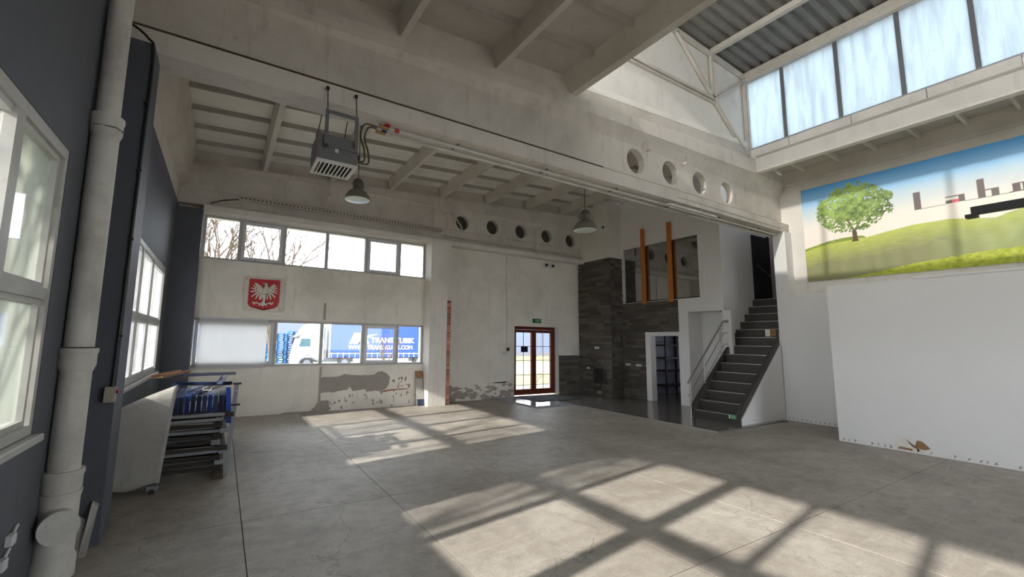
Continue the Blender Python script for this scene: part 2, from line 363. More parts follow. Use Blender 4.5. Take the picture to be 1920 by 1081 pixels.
def side_window(n, y0, y1, z1, mulls, panemats, low='glass_dirty'):
    w = struct_root('window_%d' % n, (-1.0, (y0+y1)/2, 1.0)); z0, zt = 1.0, 1.85
    f = B()
    box(f, -1.06, -.955, y0, y1, z1-.07, z1); box(f, -1.06, -.955, y0, y1, z0, z0+.06)
    box(f, -1.06, -.955, y0, y0+.06, z0+.06, z1-.07); box(f, -1.06, -.955, y1-.05, y1, z0+.06, z1-.07)
    new_obj('window_frame', f, 'frame', w)
    new_obj('window_sill', box(B(), -1.0, -.90, y0-.03, y1+.03, .95, .998, .008), 'frame', w)
    new_obj('transom', box(B(), -1.05, -.96, y0+.06, y1-.05, zt-.035, zt+.035), 'frame', w)
    cuts = [y0+.06]+[m for m in mulls]+[y1-.05]
    for (m, t) in [(m, t) for m, t in [(q if isinstance(q, tuple) else (q, .07)) for q in mulls]]:
        new_obj('mullion', box(B(), -1.052, -.957, m-t/2, m+t/2, z0+.06, z1-.07), 'frame', w)
    cs = [y0+.06]+[(q[0] if isinstance(q, tuple) else q) for q in mulls]+[y1-.05]
    for i, (a, b) in enumerate(zip(cs, cs[1:])):
        for (u, v_, m) in ((z0+.06, zt-.03, low), (zt+.03, z1-.07, 'glass')):
            mm = panemats[i] if panemats and panemats[i] else m
            new_obj('pane', box(B(), -1.012, -1.006, a+.012, b-.012, u, v_), mm, w)
            bb = B()
            for (p, q, r, s) in ((a+.012, a+.047, u, v_), (b-.047, b-.012, u, v_), (a+.047, b-.047, u, u+.035), (a+.047, b-.047, v_-.035, v_)): box(bb, -1.03, -.975, p, q, r, s)
            new_obj('sash', bb, 'frame' if mm == 'glass_panel' else 'pvc', w)
    return w
side_window(1, *W1, 2.80, [(.33, .08), (1.16, .08), (1.95, .17), (2.93, .10)], [None, None, None, None, 'glass_panel'], 'glass')
side_window(2, *W2, 2.82, [(5.97, .06), (6.95, .07), (7.93, .06)], ['glass', 'glass', 'glass_dirty', 'glass_dirty'], 'glass_dirty')
side_window(3, *W3, 2.80, [(-4.3, .08), (-3.3, .08), (-2.3, .08)], None, 'glass')

# back wall (windows)
UP = (-.48, 4.48, 3.19, 4.12); LO = (-.54, 4.48, 1.0, 1.99)
wall_with_openings('wall_back', 'x', -1.25, 4.95, YB, 10.45, -.3, 4.15, [UP, LO], 'back')
DO = (7.44, 9.14, 0, 2.07)
wall_with_openings('wall_back_door', 'x', 4.95, 13.6, YD, 10.65, -.3, 4.15, [DO], 'back')
S('trim_3', box(B(), -.9, 4.5, YB-.035, YB-.001, 2.0, 2.035), 'back')

def back_window(n, ext, mulls, dbl):
    x0, x1, z0, z1 = ext; w = struct_root('window_%d' % n, ((x0+x1)/2, 10.2, z0)); y0, y1 = 10.17, 10.25
    f = B(); t = .05
    box(f, x0, x1, y0, y1, z1-t, z1); box(f, x0, x1, y0, y1, z0, z0+t); box(f, x0, x0+t, y0, y1, z0+t, z1-t); box(f, x1-t, x1, y0, y1, z0+t, z1-t)
    new_obj('window_frame', f, 'frame', w)
    new_obj('window_sill', box(B(), x0, x1, YB-.025, 10.17, z0-.012, z0+.008), 'white', w)
    for m in mulls: new_obj('mullion', box(B(), m-.035, m+.035, y0-.004, y1+.004, z0+t, z1-t), 'frame', w)
    cs = [x0+t/2]+list(mulls)+[x1-t/2]
    for i, (a, b) in enumerate(zip(cs, cs[1:])):
        new_obj('pane', box(B(), a+.03, b-.03, 10.205, 10.211, z0+t-.01, z1-t+.01), 'glass', w)
        if i in dbl:
            bb = B(); s = .065; p, q, r, u = a+.035, b-.035, z0+t, z1-t
            box(bb, p, p+s, y0-.025, y0+.02, r, u); box(bb, q-s, q, y0-.025, y0+.02, r, u); box(bb, p+s, q-s, y0-.025, y0+.02, r, r+s); box(bb, p+s, q-s, y0-.025, y0+.02, u-s, u)
            sh = new_obj('opening_sash', bb, 'pvc', w)
            h = B(); box(h, p+.02, p+.045, y0-.05, y0-.025, (r+u)/2-.05, (r+u)/2+.05, .004); new_obj('handle', h, 'pvc', sh)
back_window(4, UP, (.19, 1.06, 1.98, 2.91, 3.77), (1, 4))
back_window(5, LO, (1.0, 1.97, 2.92, 3.78), (0, 3))
# corner column, back
S('corner_column', box(B(), XL, -.5, 9.9, YB, 0, 4.15), 'blue_rib')
# pilaster with bare brick edge
pl = S('pilaster', box(B(), 4.47, 4.95, 9.75, YB, 0, 4.15), 'white')
S('pilaster_return', box(B(), 4.95, 5.07, 9.80, 10.25, 0, 4.15), 'white')
bk = pl
nb = 33
for k in range(nb):
    z = .0+k*.08
    d = random.uniform(0, .008)
    bm = box(B(), 4.952, 5.068+random.uniform(-.006, .006), 9.765-d, 9.80, z+.006, z+.074, .005)
    new_obj('brick', bm, 'redbrick', pl)
# peeled patches (recess rims) on back wall
def patch(name, poly, y, mat, parent, jit=.012, d=.004):
    out = []; n = len(poly)
    for i in range(n):
        a, b = poly[i], poly[(i+1) % n]; L = math.hypot(b[0]-a[0], b[1]-a[1]); m = max(1, int(L/.03))
        for k in range(m):
            t = k/m; out.append((a[0]+(b[0]-a[0])*t+random.uniform(-jit, jit)*(k > 0), a[1]+(b[1]-a[1])*t+random.uniform(-jit, jit)*(k > 0)))
    return new_obj(name, extr_y(B(), out, y-d, y+.002), mat, parent)
wbk = bpy.data.objects['wall_back']; wbd = bpy.data.objects['wall_back_door']
patch('bare_plaster', [(1.96, .72), (2.04, .75), (2.37, .75), (2.51, .81), (2.69, .78), (2.96, .77), (3.19, .77), (3.3, .84), (3.41, .85), (3.53, .79), (3.61, .69), (3.58, .54), (3.53, .45), (3.39, .37), (3.26, .4), (3.05, .38), (3.01, .44), (2.87, .43), (2.72, .41), (2.64, .52), (2.6, .45), (2.4, .43), (2.27, .4), (2.1, .42), (1.96, .39)], YB, 'peel', wbk, .006)
patch('bare_plaster', [(1.97, .24), (2.19, .23), (2.2, .13), (2.19, .0), (1.95, 0), (1.4, 0), (1.2, 0), (1.25, .02), (1.5, .03), (1.75, .02), (1.83, .05), (1.9, .11)], YB, 'peel', wbk, .006)
patch('torn_plaster_edge', [(3.41, .36), (3.47, .4), (3.7, .42), (4.05, .42), (4.09, .4), (3.74, .39), (3.72, .35), (3.69, .39), (3.44, .35)], YB, 'redbrick', wbk, .003)
patch('damp_plaster', [(5.05, 0), (5.05, .43), (5.36, .45), (5.6, .44), (5.93, .47), (6.3, .43), (6.7, .46), (7.1, .44), (7.42, .47), (7.42, 0)], YD, 'back', wbd, .02, .003)
rp = random.Random(3)
for k in range(60):
    cx, cz = rp.uniform(5.1, 7.35), rp.uniform(.04, .41)*(1 if k < 45 else .5); r = rp.uniform(.03, .13)
    patch('damp_patch', [(cx+r*rp.uniform(.6, 1.5)*math.cos(q*PI/4), max(.003, cz+r*rp.uniform(.35, .8)*math.sin(q*PI/4))) for q in range(8)], YD-.003-.0006*k/9, 'damp', wbd, .008, .004)
for k in range(42):
    cx, cz = rp.uniform(2.2, 4.3), rp.uniform(.03, .36) if k < 28 else rp.uniform(.46, .72)
    if k >= 28: cx = rp.uniform(3.7, 4.3)
    rx, rz = rp.choice([(.015, .05), (.05, .012), (.035, .035), (.03, .05)])
    patch('chisel_mark', [(cx+rx*rp.uniform(.6, 1.2)*math.cos(q*PI/3), cz+rz*rp.uniform(.6, 1.2)*math.sin(q*PI/3)) for q in range(6)], YB, 'damp', wbk, .002, .003)
# vertical chase line
S('trim_4', box(B(), 1.955, 2.0, YB-.008, YB, 0, 1.0), 'damp'); S('trim_5', box(B(), 1.965, 2.02, YB-.006, YB, 2.03, 2.42), 'damp')

# ------------------------------------------------------------ beams with round openings
def plate_cells(bm, x0, x1, z0, z1, ya, yb, holes, r, n=28):
    """solid plate x0..x1, z0..z1, thickness ya..yb, with round through-holes"""
    def cellbox(a, b): box(bm, a, b, ya, yb, z0, z1)
    cur = x0; hh = (z1-z0)/2; zm = (z0+z1)/2
    for (hx, hz) in holes:
        a, b = hx-r-.06, hx+r+.06
        if a > cur: cellbox(cur, a)
        cur = b; ring = []; outer = []
        for k in range(n):
            t = 2*PI*k/n+PI/n; c, s = math.cos(t), math.sin(t); ring.append((hx+r*c, hz+r*s))
            lim = min((b-hx)/abs(c) if abs(c) > 1e-6 else 9, (((z1-hz) if s > 0 else (hz-z0))/abs(s)) if abs(s) > 1e-6 else 9)
            outer.append((hx+lim*c, hz+lim*s))
        # snap nearest outer points to the corners
        for (cx, cz) in ((a, z0), (a, z1), (b, z0), (b, z1)):
            j = min(range(n), key=lambda i: math.hypot(outer[i][0]-cx, outer[i][1]-cz)); outer[j] = (cx, cz)
        for y, flip in ((ya, False), (yb, True)):
            R_ = [bm.verts.new((p[0], y, p[1])) for p in ring]; O_ = [bm.verts.new((p[0], y, p[1])) for p in outer]
            for k in range(n): bm.faces.new((R_[k], R_[(k+1) % n], O_[(k+1) % n], O_[k]))
            if not flip: R0 = R_
            else:
                for k in range(n): bm.faces.new((R0[k], R0[(k+1) % n], R_[(k+1) % n], R_[k]))
        box_top = None
    if cur < x1: cellbox(cur, x1)
    bmesh.ops.recalc_face_normals(bm, faces=bm.faces[:]); return bm
mb = struct_root('roof_beam', (XL, 4.74, 4.17))
new_obj('web', plate_cells(B(), XL, 11.1, 4.44, 5.05, 4.72, 4.84, [(6.02, 4.77), (6.98, 4.77), (7.9, 4.76), (8.84, 4.74)], .225), 'conc_paint', mb)
new_obj('bottom_flange', extr_x(B(), [(4.58, 4.17), (4.90, 4.17), (4.90, 4.38), (4.84, 4.44), (4.72, 4.44), (4.58, 4.38)], XL, 11.1), 'conc_paint', mb)
def slopex(bm, x0, x1, poly_fn):
    a, b = poly_fn(x0), poly_fn(x1); A = [bm.verts.new((x0, *p)) for p in a]; Bv = [bm.verts.new((x1, *p)) for p in b]; n = len(a)
    bm.faces.new(A); bm.faces.new(list(reversed(Bv)))
    for i in range(n): bm.faces.new((A[i], Bv[i], Bv[(i+1) % n], A[(i+1) % n]))
    bmesh.ops.recalc_face_normals(bm, faces=bm.faces[:]); return bm
def flange(x):
    h = 5.05+min(.28, .03*max(0, x+.95)+.02); t = zc(x) if x < 4.5 else 5.65-max(0, x-9.8)*.12
    return [(4.72, 5.05), (4.58, h), (4.58, t), (4.90, t), (4.90, h), (4.84, 5.05)]
tf = B()
for a, b in ((XL, 4.45), (4.45001, 9.8), (9.8, 11.1)): slopex(tf, a, b, flange)
new_obj('top_flange', tf, 'conc_paint', mb)
new_obj('web_foot_strip', box(B(), -.94, 5.2, 4.712, 4.7195, 4.441, 4.484), 'bark', mb); new_obj('web_foot_strip', box(B(), 5.2, 10.9, 4.714, 4.7195, 4.441, 4.476), 'damp', mb)  # darker strips laid along the foot of the web
for x, z in ((6.32, 5.03), (7.35, 5.02)):
    new_obj('pipe_stub', tube(B(), [(x, 4.725, z), (x, 4.62, z-.01)], .022, 10), 'conc_paint', mb)
# second main beam behind the viewer
S('roof_beam_rear', box(B(), XL, 11.1, -1.05, -.75, 4.17, 5.15), 'conc_paint')
# back edge beam
bb_ = struct_root('roof_beam_back', (XL, 10.2, 4.15))
HB = [(5.55, 4.87), (6.55, 4.89), (7.57, 4.91), (8.57, 4.91), (9.57, 4.89)]
new_obj('web', plate_cells(B(), XL, 10.6, 4.62, 5.14, 10.12, 10.30, HB, .205), 'conc_paint', bb_)
new_obj('lower_web', box(B(), XL, 10.6, 10.14, 10.30, 4.30, 4.62), 'conc_paint', bb_)
new_obj('top_flange', slopex(B(), XL, 10.6, lambda x: [(10.12, 5.14), (10.02, min(5.26, zc(x)-.002)), (10.02, zc(x)), (10.45, zc(x)), (10.45, 5.14)]), 'conc_paint', bb_)
for x, z in HB: new_obj('hole_infill', box(B(), x-.25, x+.25, 10.25, 10.29, z-.25, z+.22), 'holefill', bb_)
new_obj('ledge', extr_x(B(), [(9.96, 4.15), (10.3, 4.15), (10.3, 4.30), (10.0, 4.30), (9.96, 4.27)], -.5, 10.6), 'white', bb_)
S('wall_back_head', box(B(), -1.25, 13.6, 10.31, 10.65, 4.15, 6.1), 'conc_paint')
ln = new_obj('perforated_strip', extr_x(B(), [(9.99, 4.50), (10.12, 4.50), (10.12, 4.56), (9.99, 4.56)], .1, 4.9), 'rib')
for k in range(60): new_obj('slot', box(B(), .14+k*.079, .17+k*.079, 9.982, 9.99, 4.515, 4.545), 'holefill', ln)
tag(ln, 'long slotted white cable strip on the back beam above the upper windows', 'cable strip')
pp = new_obj('cable_conduit', tube(B(), [(-.4, 10.05, 4.33), (-.2, 10.03, 4.42), (.1, 10.03, 4.5)], .012), 'black'); tag(pp, 'thin black cable drooping from the slotted strip at the dark corner column', 'cable')
pp = new_obj('heating_pipe', tube(B(), [(4.95, 10.07, 4.40), (10.05, 10.07, 4.40)], .022, 10), 'pipe', None, True)
tag(pp, 'white pipe along the back beam below its five dark round openings', 'pipe')
pp = new_obj('pipe_stub', tube(B(), spline([(4.95, 10.07, 5.0), (5.0, 9.98, 5.02), (5.25, 9.98, 4.93), (5.45, 9.98, 4.68), (5.47, 10.06, 4.64)]), .018, 8), 'pipe', None, True); tag(pp, 'short bent white pipe left of the first round opening in the back beam', 'pipe')

# ------------------------------------------------------------ roof
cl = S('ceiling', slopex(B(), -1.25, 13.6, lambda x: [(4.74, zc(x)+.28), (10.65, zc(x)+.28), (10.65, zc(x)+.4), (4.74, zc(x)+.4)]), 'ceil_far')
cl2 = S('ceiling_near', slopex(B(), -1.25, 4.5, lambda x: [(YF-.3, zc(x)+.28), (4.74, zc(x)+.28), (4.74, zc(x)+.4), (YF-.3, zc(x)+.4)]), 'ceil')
def rib_y(x, y0, y1, parent, w=.055, zo=0):
    z = zc(x)+zo; bm = hexa(B(), [(x-w*.75, y0, z), (x+w*.75, y0, z), (x+w*.75, y1, z), (x-w*.75, y1, z), (x-w*1.7, y0, z+.285), (x+w*1.7, y0, z+.285), (x+w*1.7, y1, z+.285), (x-w*1.7, y1, z+.285)])
    return new_obj('rib', bm, 'rib', parent)
def cross(x0, x1, y, parent, h=.07, w=.027):
    def f(x): z = zc(x); return [(y-w*.6, z+.28-h), (y+w*.6, z+.28-h), (y+w*1.6, z+.285), (y-w*1.6, z+.285)]
    return new_obj('cross_rib', slopex(B(), x0, x1, f), 'rib_shade', parent)
RX = [-.86, .56, 1.99, 3.43, 4.87, 6.3, 7.73, 9.16, 10.5]
for x in RX[1:-1]: rib_y(x, 4.88, 10.06, cl)
for a, b in zip(RX, RX[1:]):
    for y in (5.2, 5.93, 6.65, 7.38, 8.1, 8.83, 9.56): cross(a+.06, b-.06, y, cl)
new_obj('end_rib', slopex(B(), XL, 10.6, lambda x: [(4.74, zc(x)), (4.86, zc(x)), (4.86, zc(x)+.285), (4.74, zc(x)+.285)]), 'rib', cl)
new_obj('end_rib', slopex(B(), XL, 10.6, lambda x: [(10.10, zc(x)), (10.3, zc(x)), (10.3, zc(x)+.285), (10.10, zc(x)+.285)]), 'rib', cl)
for x in (.27, 1.65, 3.04): rib_y(x, YF, 4.62, cl2)
# deep edge rib at the roof opening, slightly tapered
new_obj('edge_rib', extr_y(B(), [(4.38, 5.42), (4.50, 5.42), (4.50, 5.95), (4.22, 5.95), (4.22, 5.72)], YF, 4.66), 'rib', cl2)
for a, b in zip((-.86, .27, 1.65, 3.04), (.27, 1.65, 3.04, 4.3)):
    for y in (4.0, 3.3, 2.6, 1.9, 1.2, .5, -.2, -.9, -1.7, -2.5, -3.3, -4.1, -4.9): cross(a+.06, b-.06, y, cl2, .07)
new_obj('end_rib', slopex(B(), XL, 4.4, lambda x: [(4.60, zc(x)), (4.74, zc(x)), (4.74, zc(x)+.285), (4.60, zc(x)+.285)]), 'rib', cl2)
# rooflight monitor
S('gable_wall', extr_y(B(), [(4.45, 5.60), (10.1, 5.60), (10.1, 7.95), (7.4, 8.1), (4.45, 7.95)], 4.80, 4.95), 'white')
def zr(x): return 7.70+(10-x)*.062 if x > 7.2 else 7.70+2.8*.062-(7.2-x)*.05
rs = B(); y = YF
prof = []
while y < 4.85:
    prof += [(y, 0), (y+.05, 0), (y+.08, .055), (y+.14, .055), (y+.17, 0)]; y += .205
for xa, xb in ((4.3, 7.2), (7.2, 10.25)):
    for dz, fl_ in ((0, 0),):
        A = [rs.verts.new((xa, p[0], zr(xa)+.12+p[1])) for p in prof]; Bv = [rs.verts.new((xb, p[0], zr(xb)+.12+p[1])) for p in prof]
        for i in range(len(prof)-1): rs.faces.new((A[i], A[i+1], Bv[i+1], Bv[i]))
o = S('roof_sheet', rs, 'galv'); md = o.modifiers.new('s', 'SOLIDIFY'); md.thickness = .01; md.offset = 1
M['galvroof'] = plaster('dull grey corrugated sheet', rgb255(128, 126, 122), rgb255(70, 66, 62), .6, 2, .6, False, .05); o.data.materials[0] = M['galvroof']
for i, (x, z) in enumerate(((8.63, zr(8.63)), (5.9, zr(5.9)), (7.25, zr(7.25)))):
    S('purlin', box(B(), x-.05, x+.05, YF, 4.80, z+.0, z+.115), 'rib')
S('eaves_beam', box(B(), 9.9, 10.02, YF, 4.80, 7.58, 7.80), 'rib'); S('eaves_flashing', box(B(), 10.0, 10.14, YF-.3, 4.95, 7.56, 7.95), 'galvroof')
S('eaves_beam_left', box(B(), 4.32, 4.48, YF-.3, 4.95, 7.70, 7.95), 'rib')
# steel truss on the gable
tr_ = struct_root('roof_truss', (8, 4.74, 6.7))
def bar(a, b, w, name='truss_bar', par=tr_, mat='rib', y=4.755):
    a, b = Vector((a[0], y, a[1])), Vector((b[0], y, b[1])); d = (b-a).normalized(); s = Vector((-d.z, 0, d.x))*w/2; t = Vector((0, .03, 0))
    hexa_p = [a-s-t, b-s-t, b-s+t, a-s+t, a+s-t, b+s-t, b+s+t, a+s+t]; return new_obj(name, hexa(B(), [tuple(q) for q in hexa_p]), mat, par)
bar((5.3, 6.77), (8.66, 6.77), .06); bar((5.3, 6.70), (8.66, 6.70), .03, y=4.775)
bar((7.42, 7.84), (8.64, 6.78), .05); bar((8.60, 7.76), (8.60, 6.80), .06); bar((8.66, 6.78), (9.93, 7.62), .05); bar((8.66, 6.74), (9.85, 5.80), .05)
bar((7.3, 7.86), (9.98, 7.70), .09, 'top_chord'); bar((4.6, 7.70), (7.3, 7.86), .09, 'top_chord')
bar((9.97, 5.72), (9.97, 7.60), .09, 'post'); bar((9.86, 5.72), (9.86, 7.6), .03, 'post')
# glazed strips of the monitor
def strip(n, x, zs0, z1, mulls):
    w = struct_root('window_%d' % n, (x, 0, zs0))
    for a, b in zip(mulls, mulls[1:]):
        new_obj('pane', box(B(), x-.006, x+.006, a+.02, b-.02, zs0, z1), 'poly' if n == 6 else 'poly_clear', w)
    for m in mulls: new_obj('mullion', box(B(), x-.035, x+.025, m-.03, m+.03, zs0, z1), 'greypaint', w)
    new_obj('bottom_rail', box(B(), x-.04, x+.03, mulls[-1], mulls[0], zs0-.03, zs0+.015), 'galv', w)
    new_obj('top_rail', box(B(), x-.04, x+.03, mulls[-1], mulls[0], z1-.02, z1+.03), 'frame', w)
strip(6, 10.0, 5.97, 7.58, [4.76, 4.04, 3.11, 2.22, 1.37, .5, -.4, -1.3, -2.2, -3.1, -4.0, -4.9, -5.95])
strip(7, 4.42, 5.97, 7.70, [4.76, 2.9, 1.0, -.9, -2.8, -4.7, -5.95])
k = struct_root('rooflight_upstand', (9.95, 0, 5.7))
ys_ = [4.8, 3.98, 2.95, 1.95, .95, -.1, -2, -4, -6]
for a, b in zip(ys_, ys_[1:]): new_obj('upstand_board', box(B(), 9.93, 10.06, b+.006, a-.006, 5.60, 5.945), 'white', k)
# right hand roof slab with lip
rsb = S('ceiling_right', slopex(B(), 9.88, 11.4, lambda x: [(YF-.3, 5.62-.05*(x-9.8)), (4.6, 5.62-.05*(x-9.8)), (4.6, 5.75), (YF-.3, 5.75)]), 'ceil')
new_obj('lip', box(B(), 9.80, 9.95, YF, 4.579, 5.35, 5.66), 'white', rsb)
new_obj('inner_rib', box(B(), 10.93, 11.1, YF, 4.579, 5.27, 5.62), 'rib', rsb)
for y in (4.13, 3.51, 2.92, 2.31, 1.72, 1.14, .5, -.1, -.8): new_obj('cross_rib', box(B(), 9.95, 10.93, y-.022, y+.022, 5.48, 5.62), 'rib', rsb)
S('left_upstand', box(B(), 4.36, 4.48, YF, 4.8, 5.9, 5.97), 'white')

# ------------------------------------------------------------ right side walls
S('wall_right', box(B(), 11.1, 11.4, YF-.3, 4.799, -.3, 5.70), 'white')
S('wall_right_lower', box(B(), 10.8, 11.1, 3.3, 4.80, 0, 2.72), 'white_clean')
S('wall_right_nib', box(B(), 10.8, 11.1, 4.55, 4.80, 2.72, 4.17), 'white_clean')
wr = S('wall_right_box', box(B(), 9.3, 11.1, YF, 3.33, 0, 2.68), 'white_clean')
new_obj('top_board', box(B(), 9.285, 11.1, YF, 2.2, 2.68, 2.715), 'white_clean', wr)
S('wall_stairwell', box(B(), 11.401, 13.6, 4.60, 4.80, -.3, 5.9), 'purple')
wall_with_openings('wall_end', 'y', 4.80, 10.25, 13.3, 13.6, -.3, 5.9, [(7.05, 8.2, .9, 2.2)], 'purple')
w9 = struct_root('window_9', (13.4, 7.6, .9)); new_obj('pane', box(B(), 13.40, 13.41, 7.05, 8.2, .9, 2.2), 'blind', w9); new_obj('mullion', box(B(), 13.37, 13.44, 7.6, 7.66, .9, 2.2), 'frame', w9)
wall_with_openings('wall_front', 'x', -1.25, 11.4, YF-.3, YF, -.3, 8.2, [(5.2, 8.8, 0, 3.9)], 'white')  # open gateway added in this unseen wall to let in fill light
S('fill_opening_lintel', box(B(), 5.1, 8.9, YF, YF+.04, 3.9, 4.0), 'frame')
# chipped plaster at the foot of the right walls
def patch_x(name, poly, x, mat, parent, d=.003):
    return new_obj(name, extr_x(B(), poly, x-d, x+.001), mat, parent)
for k in range(34):
    yy = 3.25-k*.075+rp.uniform(-.02, .02); s = rp.uniform(.008, .02)
    patch_x('chip', [(yy-s, .02+rp.uniform(0, .03)), (yy+s, .02), (yy+s*.6, .05+rp.uniform(0, .03)), (yy-s*.5, .06)], 9.3, rp.choice(['damp', 'peel', 'back']), wr)
patch_x('plaster_break', [(2.62, .03), (2.60, .20), (2.55, .22), (2.50, .20), (2.44, .22), (2.42, .1), (2.3, .02)], 9.3, 'back', wr)
patch_x('plaster_break', [(2.40, .08), (2.36, .2), (2.30, .19), (2.22, .1), (2.28, .07)], 9.3, 'card', wr, .005)
patch_x('plaster_break', [(2.58, .04), (2.56, .07), (2.42, .06), (2.42, .03)], 9.3, 'card', wr, .005)
wrl = bpy.data.objects['wall_right_lower']
for k in range(16):
    yy = 4.72-k*.08; s = rp.uniform(.008, .016)
    patch_x('chip', [(yy-s, .03), (yy+s, .025), (yy+s*.6, .06), (yy-s*.5, .065)], 10.8, 'damp', wrl)

# ------------------------------------------------------------ two-storey block (wall A) and stairwell
XA = 10.55
wa = S('wall_block', B(), 'white_clean')
bm = B()
def ab(y0, y1, z0, z1, x1=XA+.2): box(bm, XA, x1, y0, y1, z0, z1)
ab(5.88, 10.25, 4.47, 5.95); ab(8.83, 10.25, 2.0, 4.47); ab(5.88, 6.44, 2.45, 4.47); ab(6.44, 8.83, 1.9, 2.82) if False else None
ab(6.44, 8.83, 2.45, 2.82); ab(6.8, 7.10, 0, 2.45); ab(7.10, 8.83, 1.88, 2.45); ab(7.97, 10.25, 0, 1.88); ab(8.83, 10.25, 1.88, 2.0)
bm.to_mesh(wa.data); bm.free(); wa.data.materials.clear(); wa.data.materials.append(M['white_clean'])
new_obj('window_band', box(B(), XA-.012, XA, 6.30, 8.83, 4.47, 4.66), 'white_clean', wa)
new_obj('window_band', box(B(), XA-.012, XA, 6.30, 6.44, 2.82, 4.47), 'white_clean', wa)
new_obj('window_band', box(B(), XA-.012, XA, 8.83, 8.90, 2.80, 4.60), 'white_clean', wa)
bm = B(); box(bm, XA+.2, 13.3, 5.88, 6.0, 2.45, 5.95); box(bm, XA+.12, 13.3, 5.88, 5.96, .022, 2.45); S('wall_stairs', bm, 'white_clean')
S('wall_stairs_corner', box(B(), XA, XA+.2, 5.86, 5.88, 2.45, 5.95), 'white_clean')
S('stair_pier', box(B(), XA, XA+.12, 5.70, 5.90, 1.0, 2.45), 'white_clean')
# recess under upper flight
S('wall_recess', box(B(), 11.15, 11.25, 5.96, 6.80, 0, 2.45), 'white_clean')
S('wall_recess_side', box(B(), XA+.2, 13.3, 6.80, 6.90, 0, 2.45), 'white_clean')
S('soffit_recess', box(B(), XA+.2, 13.3, 5.96, 9.1, 2.45, 2.55), 'white_clean')
S('floor_upper', box(B(), XA+.2, 13.3, 6.0, 10.25, 2.62, 2.78), 'conc_paint')
# store room behind the doorway
S('wall_store_side', box(B(), XA+.2, 13.3, 9.0, 9.1, 0, 2.45), 'lilac')
wall_with_openings('wall_store_back', 'y', 6.9, 9.0, 13.2, 13.3, 0, 2.45, [(7.05, 8.2, .9, 2.2)], 'lilac')
sh = thing('shelving_unit', 'dark grey metal shelving unit inside the dim store room doorway', 'shelving', (12.6, 8.7, .02))
for x in (11.95, 13.1):
    for y in (8.5, 8.95): new_obj('upright', box(B(), x-.02, x+.02, y-.02, y+.02, .022, 2.05), 'darksteel', sh)
for z in (.3, .75, 1.15, 1.55, 1.95): new_obj('shelf', box(B(), 11.93, 13.12, 8.48, 8.97, z, z+.035), 'darksteel', sh)
# door frame
d1 = struct_root('door_1', (XA, 7.55, 0))
new_obj('door_frame', box(B(), XA-.03, XA+.2, 7.95, 8.12, .022, 1.93, .004), 'white_clean', d1)
new_obj('door_head', box(B(), XA-.03, XA+.2, 7.07, 7.949, 1.83, 1.93, .004), 'white_clean', d1)
new_obj('door_stop', box(B(), XA+.15, XA+.2, 7.10, 7.13, .022, 1.83), 'white_clean', d1)
new_obj('light_switch', box(B(), XA-.04, XA-.03, 8.03, 8.07, 1.05, 1.12, .002), 'pvc', d1)
# upstairs glazing, dark room behind
w8 = struct_root('window_8', (XA, 7.6, 2.82))
for a, b in ((6.45, 7.32), (7.32, 8.2), (8.2, 8.82)): new_obj('pane', box(B(), XA+.03, XA+.045, a, b, 2.83, 4.46), 'mirror', w8)
f = B(); box(f, XA+.02, XA+.06, 6.44, 8.83, 2.82, 2.85); new_obj('window_frame', f, 'black', w8)
for i, (y, lab) in enumerate(((8.08, 'left one of two orange varnished pine posts in front of the upstairs window'), (7.22, 'right one of two orange varnished pine posts in front of the upstairs window'))):
    p = new_obj('timber_post', box(B(), XA-.10, XA-.012-.001, y-.05, y+.05, 2.74, 4.97, .006), 'pine'); tag(p, lab, 'post')
    for z in (2.95, 3.3, 3.62, 4.1, 4.8): new_obj('bolt', tube(B(), [(XA-.103, y+.0, z), (XA-.098, y+.0, z)], .013, 10), 'darksteel', p)
# upstairs door in the stair wall
d2 = struct_root('door_2', (12.4, 5.88, 2.79))
new_obj('door_leaf', box(B(), 12.05, 12.85, 5.85, 5.878, 2.79, 4.55), 'doorblack', d2)
new_obj('door_frame', box(B(), 12.85, 12.93, 5.84, 5.878, 2.79, 4.60), 'doorblack', d2)
new_obj('grab_rail', tube(B(), [(12.12, 5.80, 3.73), (12.62, 5.80, 3.55)], .018, 8), 'steel', d2)
new_obj('door_handle', tube(B(), [(12.75, 5.80, 3.5), (12.80, 5.80, 3.5)], .02, 8), 'steel', d2)
S('landing', box(B(), 11.95, 13.3, 4.80, 5.88, 2.65, 2.79), 'tread')

# ------------------------------------------------------------ chimney breast and stone cladding
ch = S('chimney_breast', B(), 'white')
bm = B(); box(bm, 10.0, XA, 8.90, 10.25, 4.2, 6.0); bm.to_mesh(ch.data); bm.free()
new_obj('stone_backing', box(B(), 10.03, XA, 8.93, 10.25, 0, 4.2), 'stone_cap', ch)
new_obj('opening_shade_patch', box(B(), 9.992, 10.001, 9.08, 9.16, 5.15, 5.22), 'dark', ch)  # flat near-black patch, its colour standing for the shade in a hole
STONES = []
for k in range(7):
    bm = B(); box(bm, -.5, .5, -.5, .5, -.5, .5)
    for v in bm.verts:
        v.co.y += random.uniform(-.12, .12); v.co.x += random.uniform(-.01, .01)
    bmesh.ops.subdivide_edges(bm, edges=[e for e in bm.edges if abs(e.verts[0].co.x-e.verts[1].co.x) > .5], cuts=1)
    for v in bm.verts:
        if abs(v.co.x) < .3: v.co.y += random.uniform(-.15, .15)
    me = bpy.data.meshes.new('stone'); bm.to_mesh(me); bm.free(); me.materials.append(M['stone']); STONES.append(me)
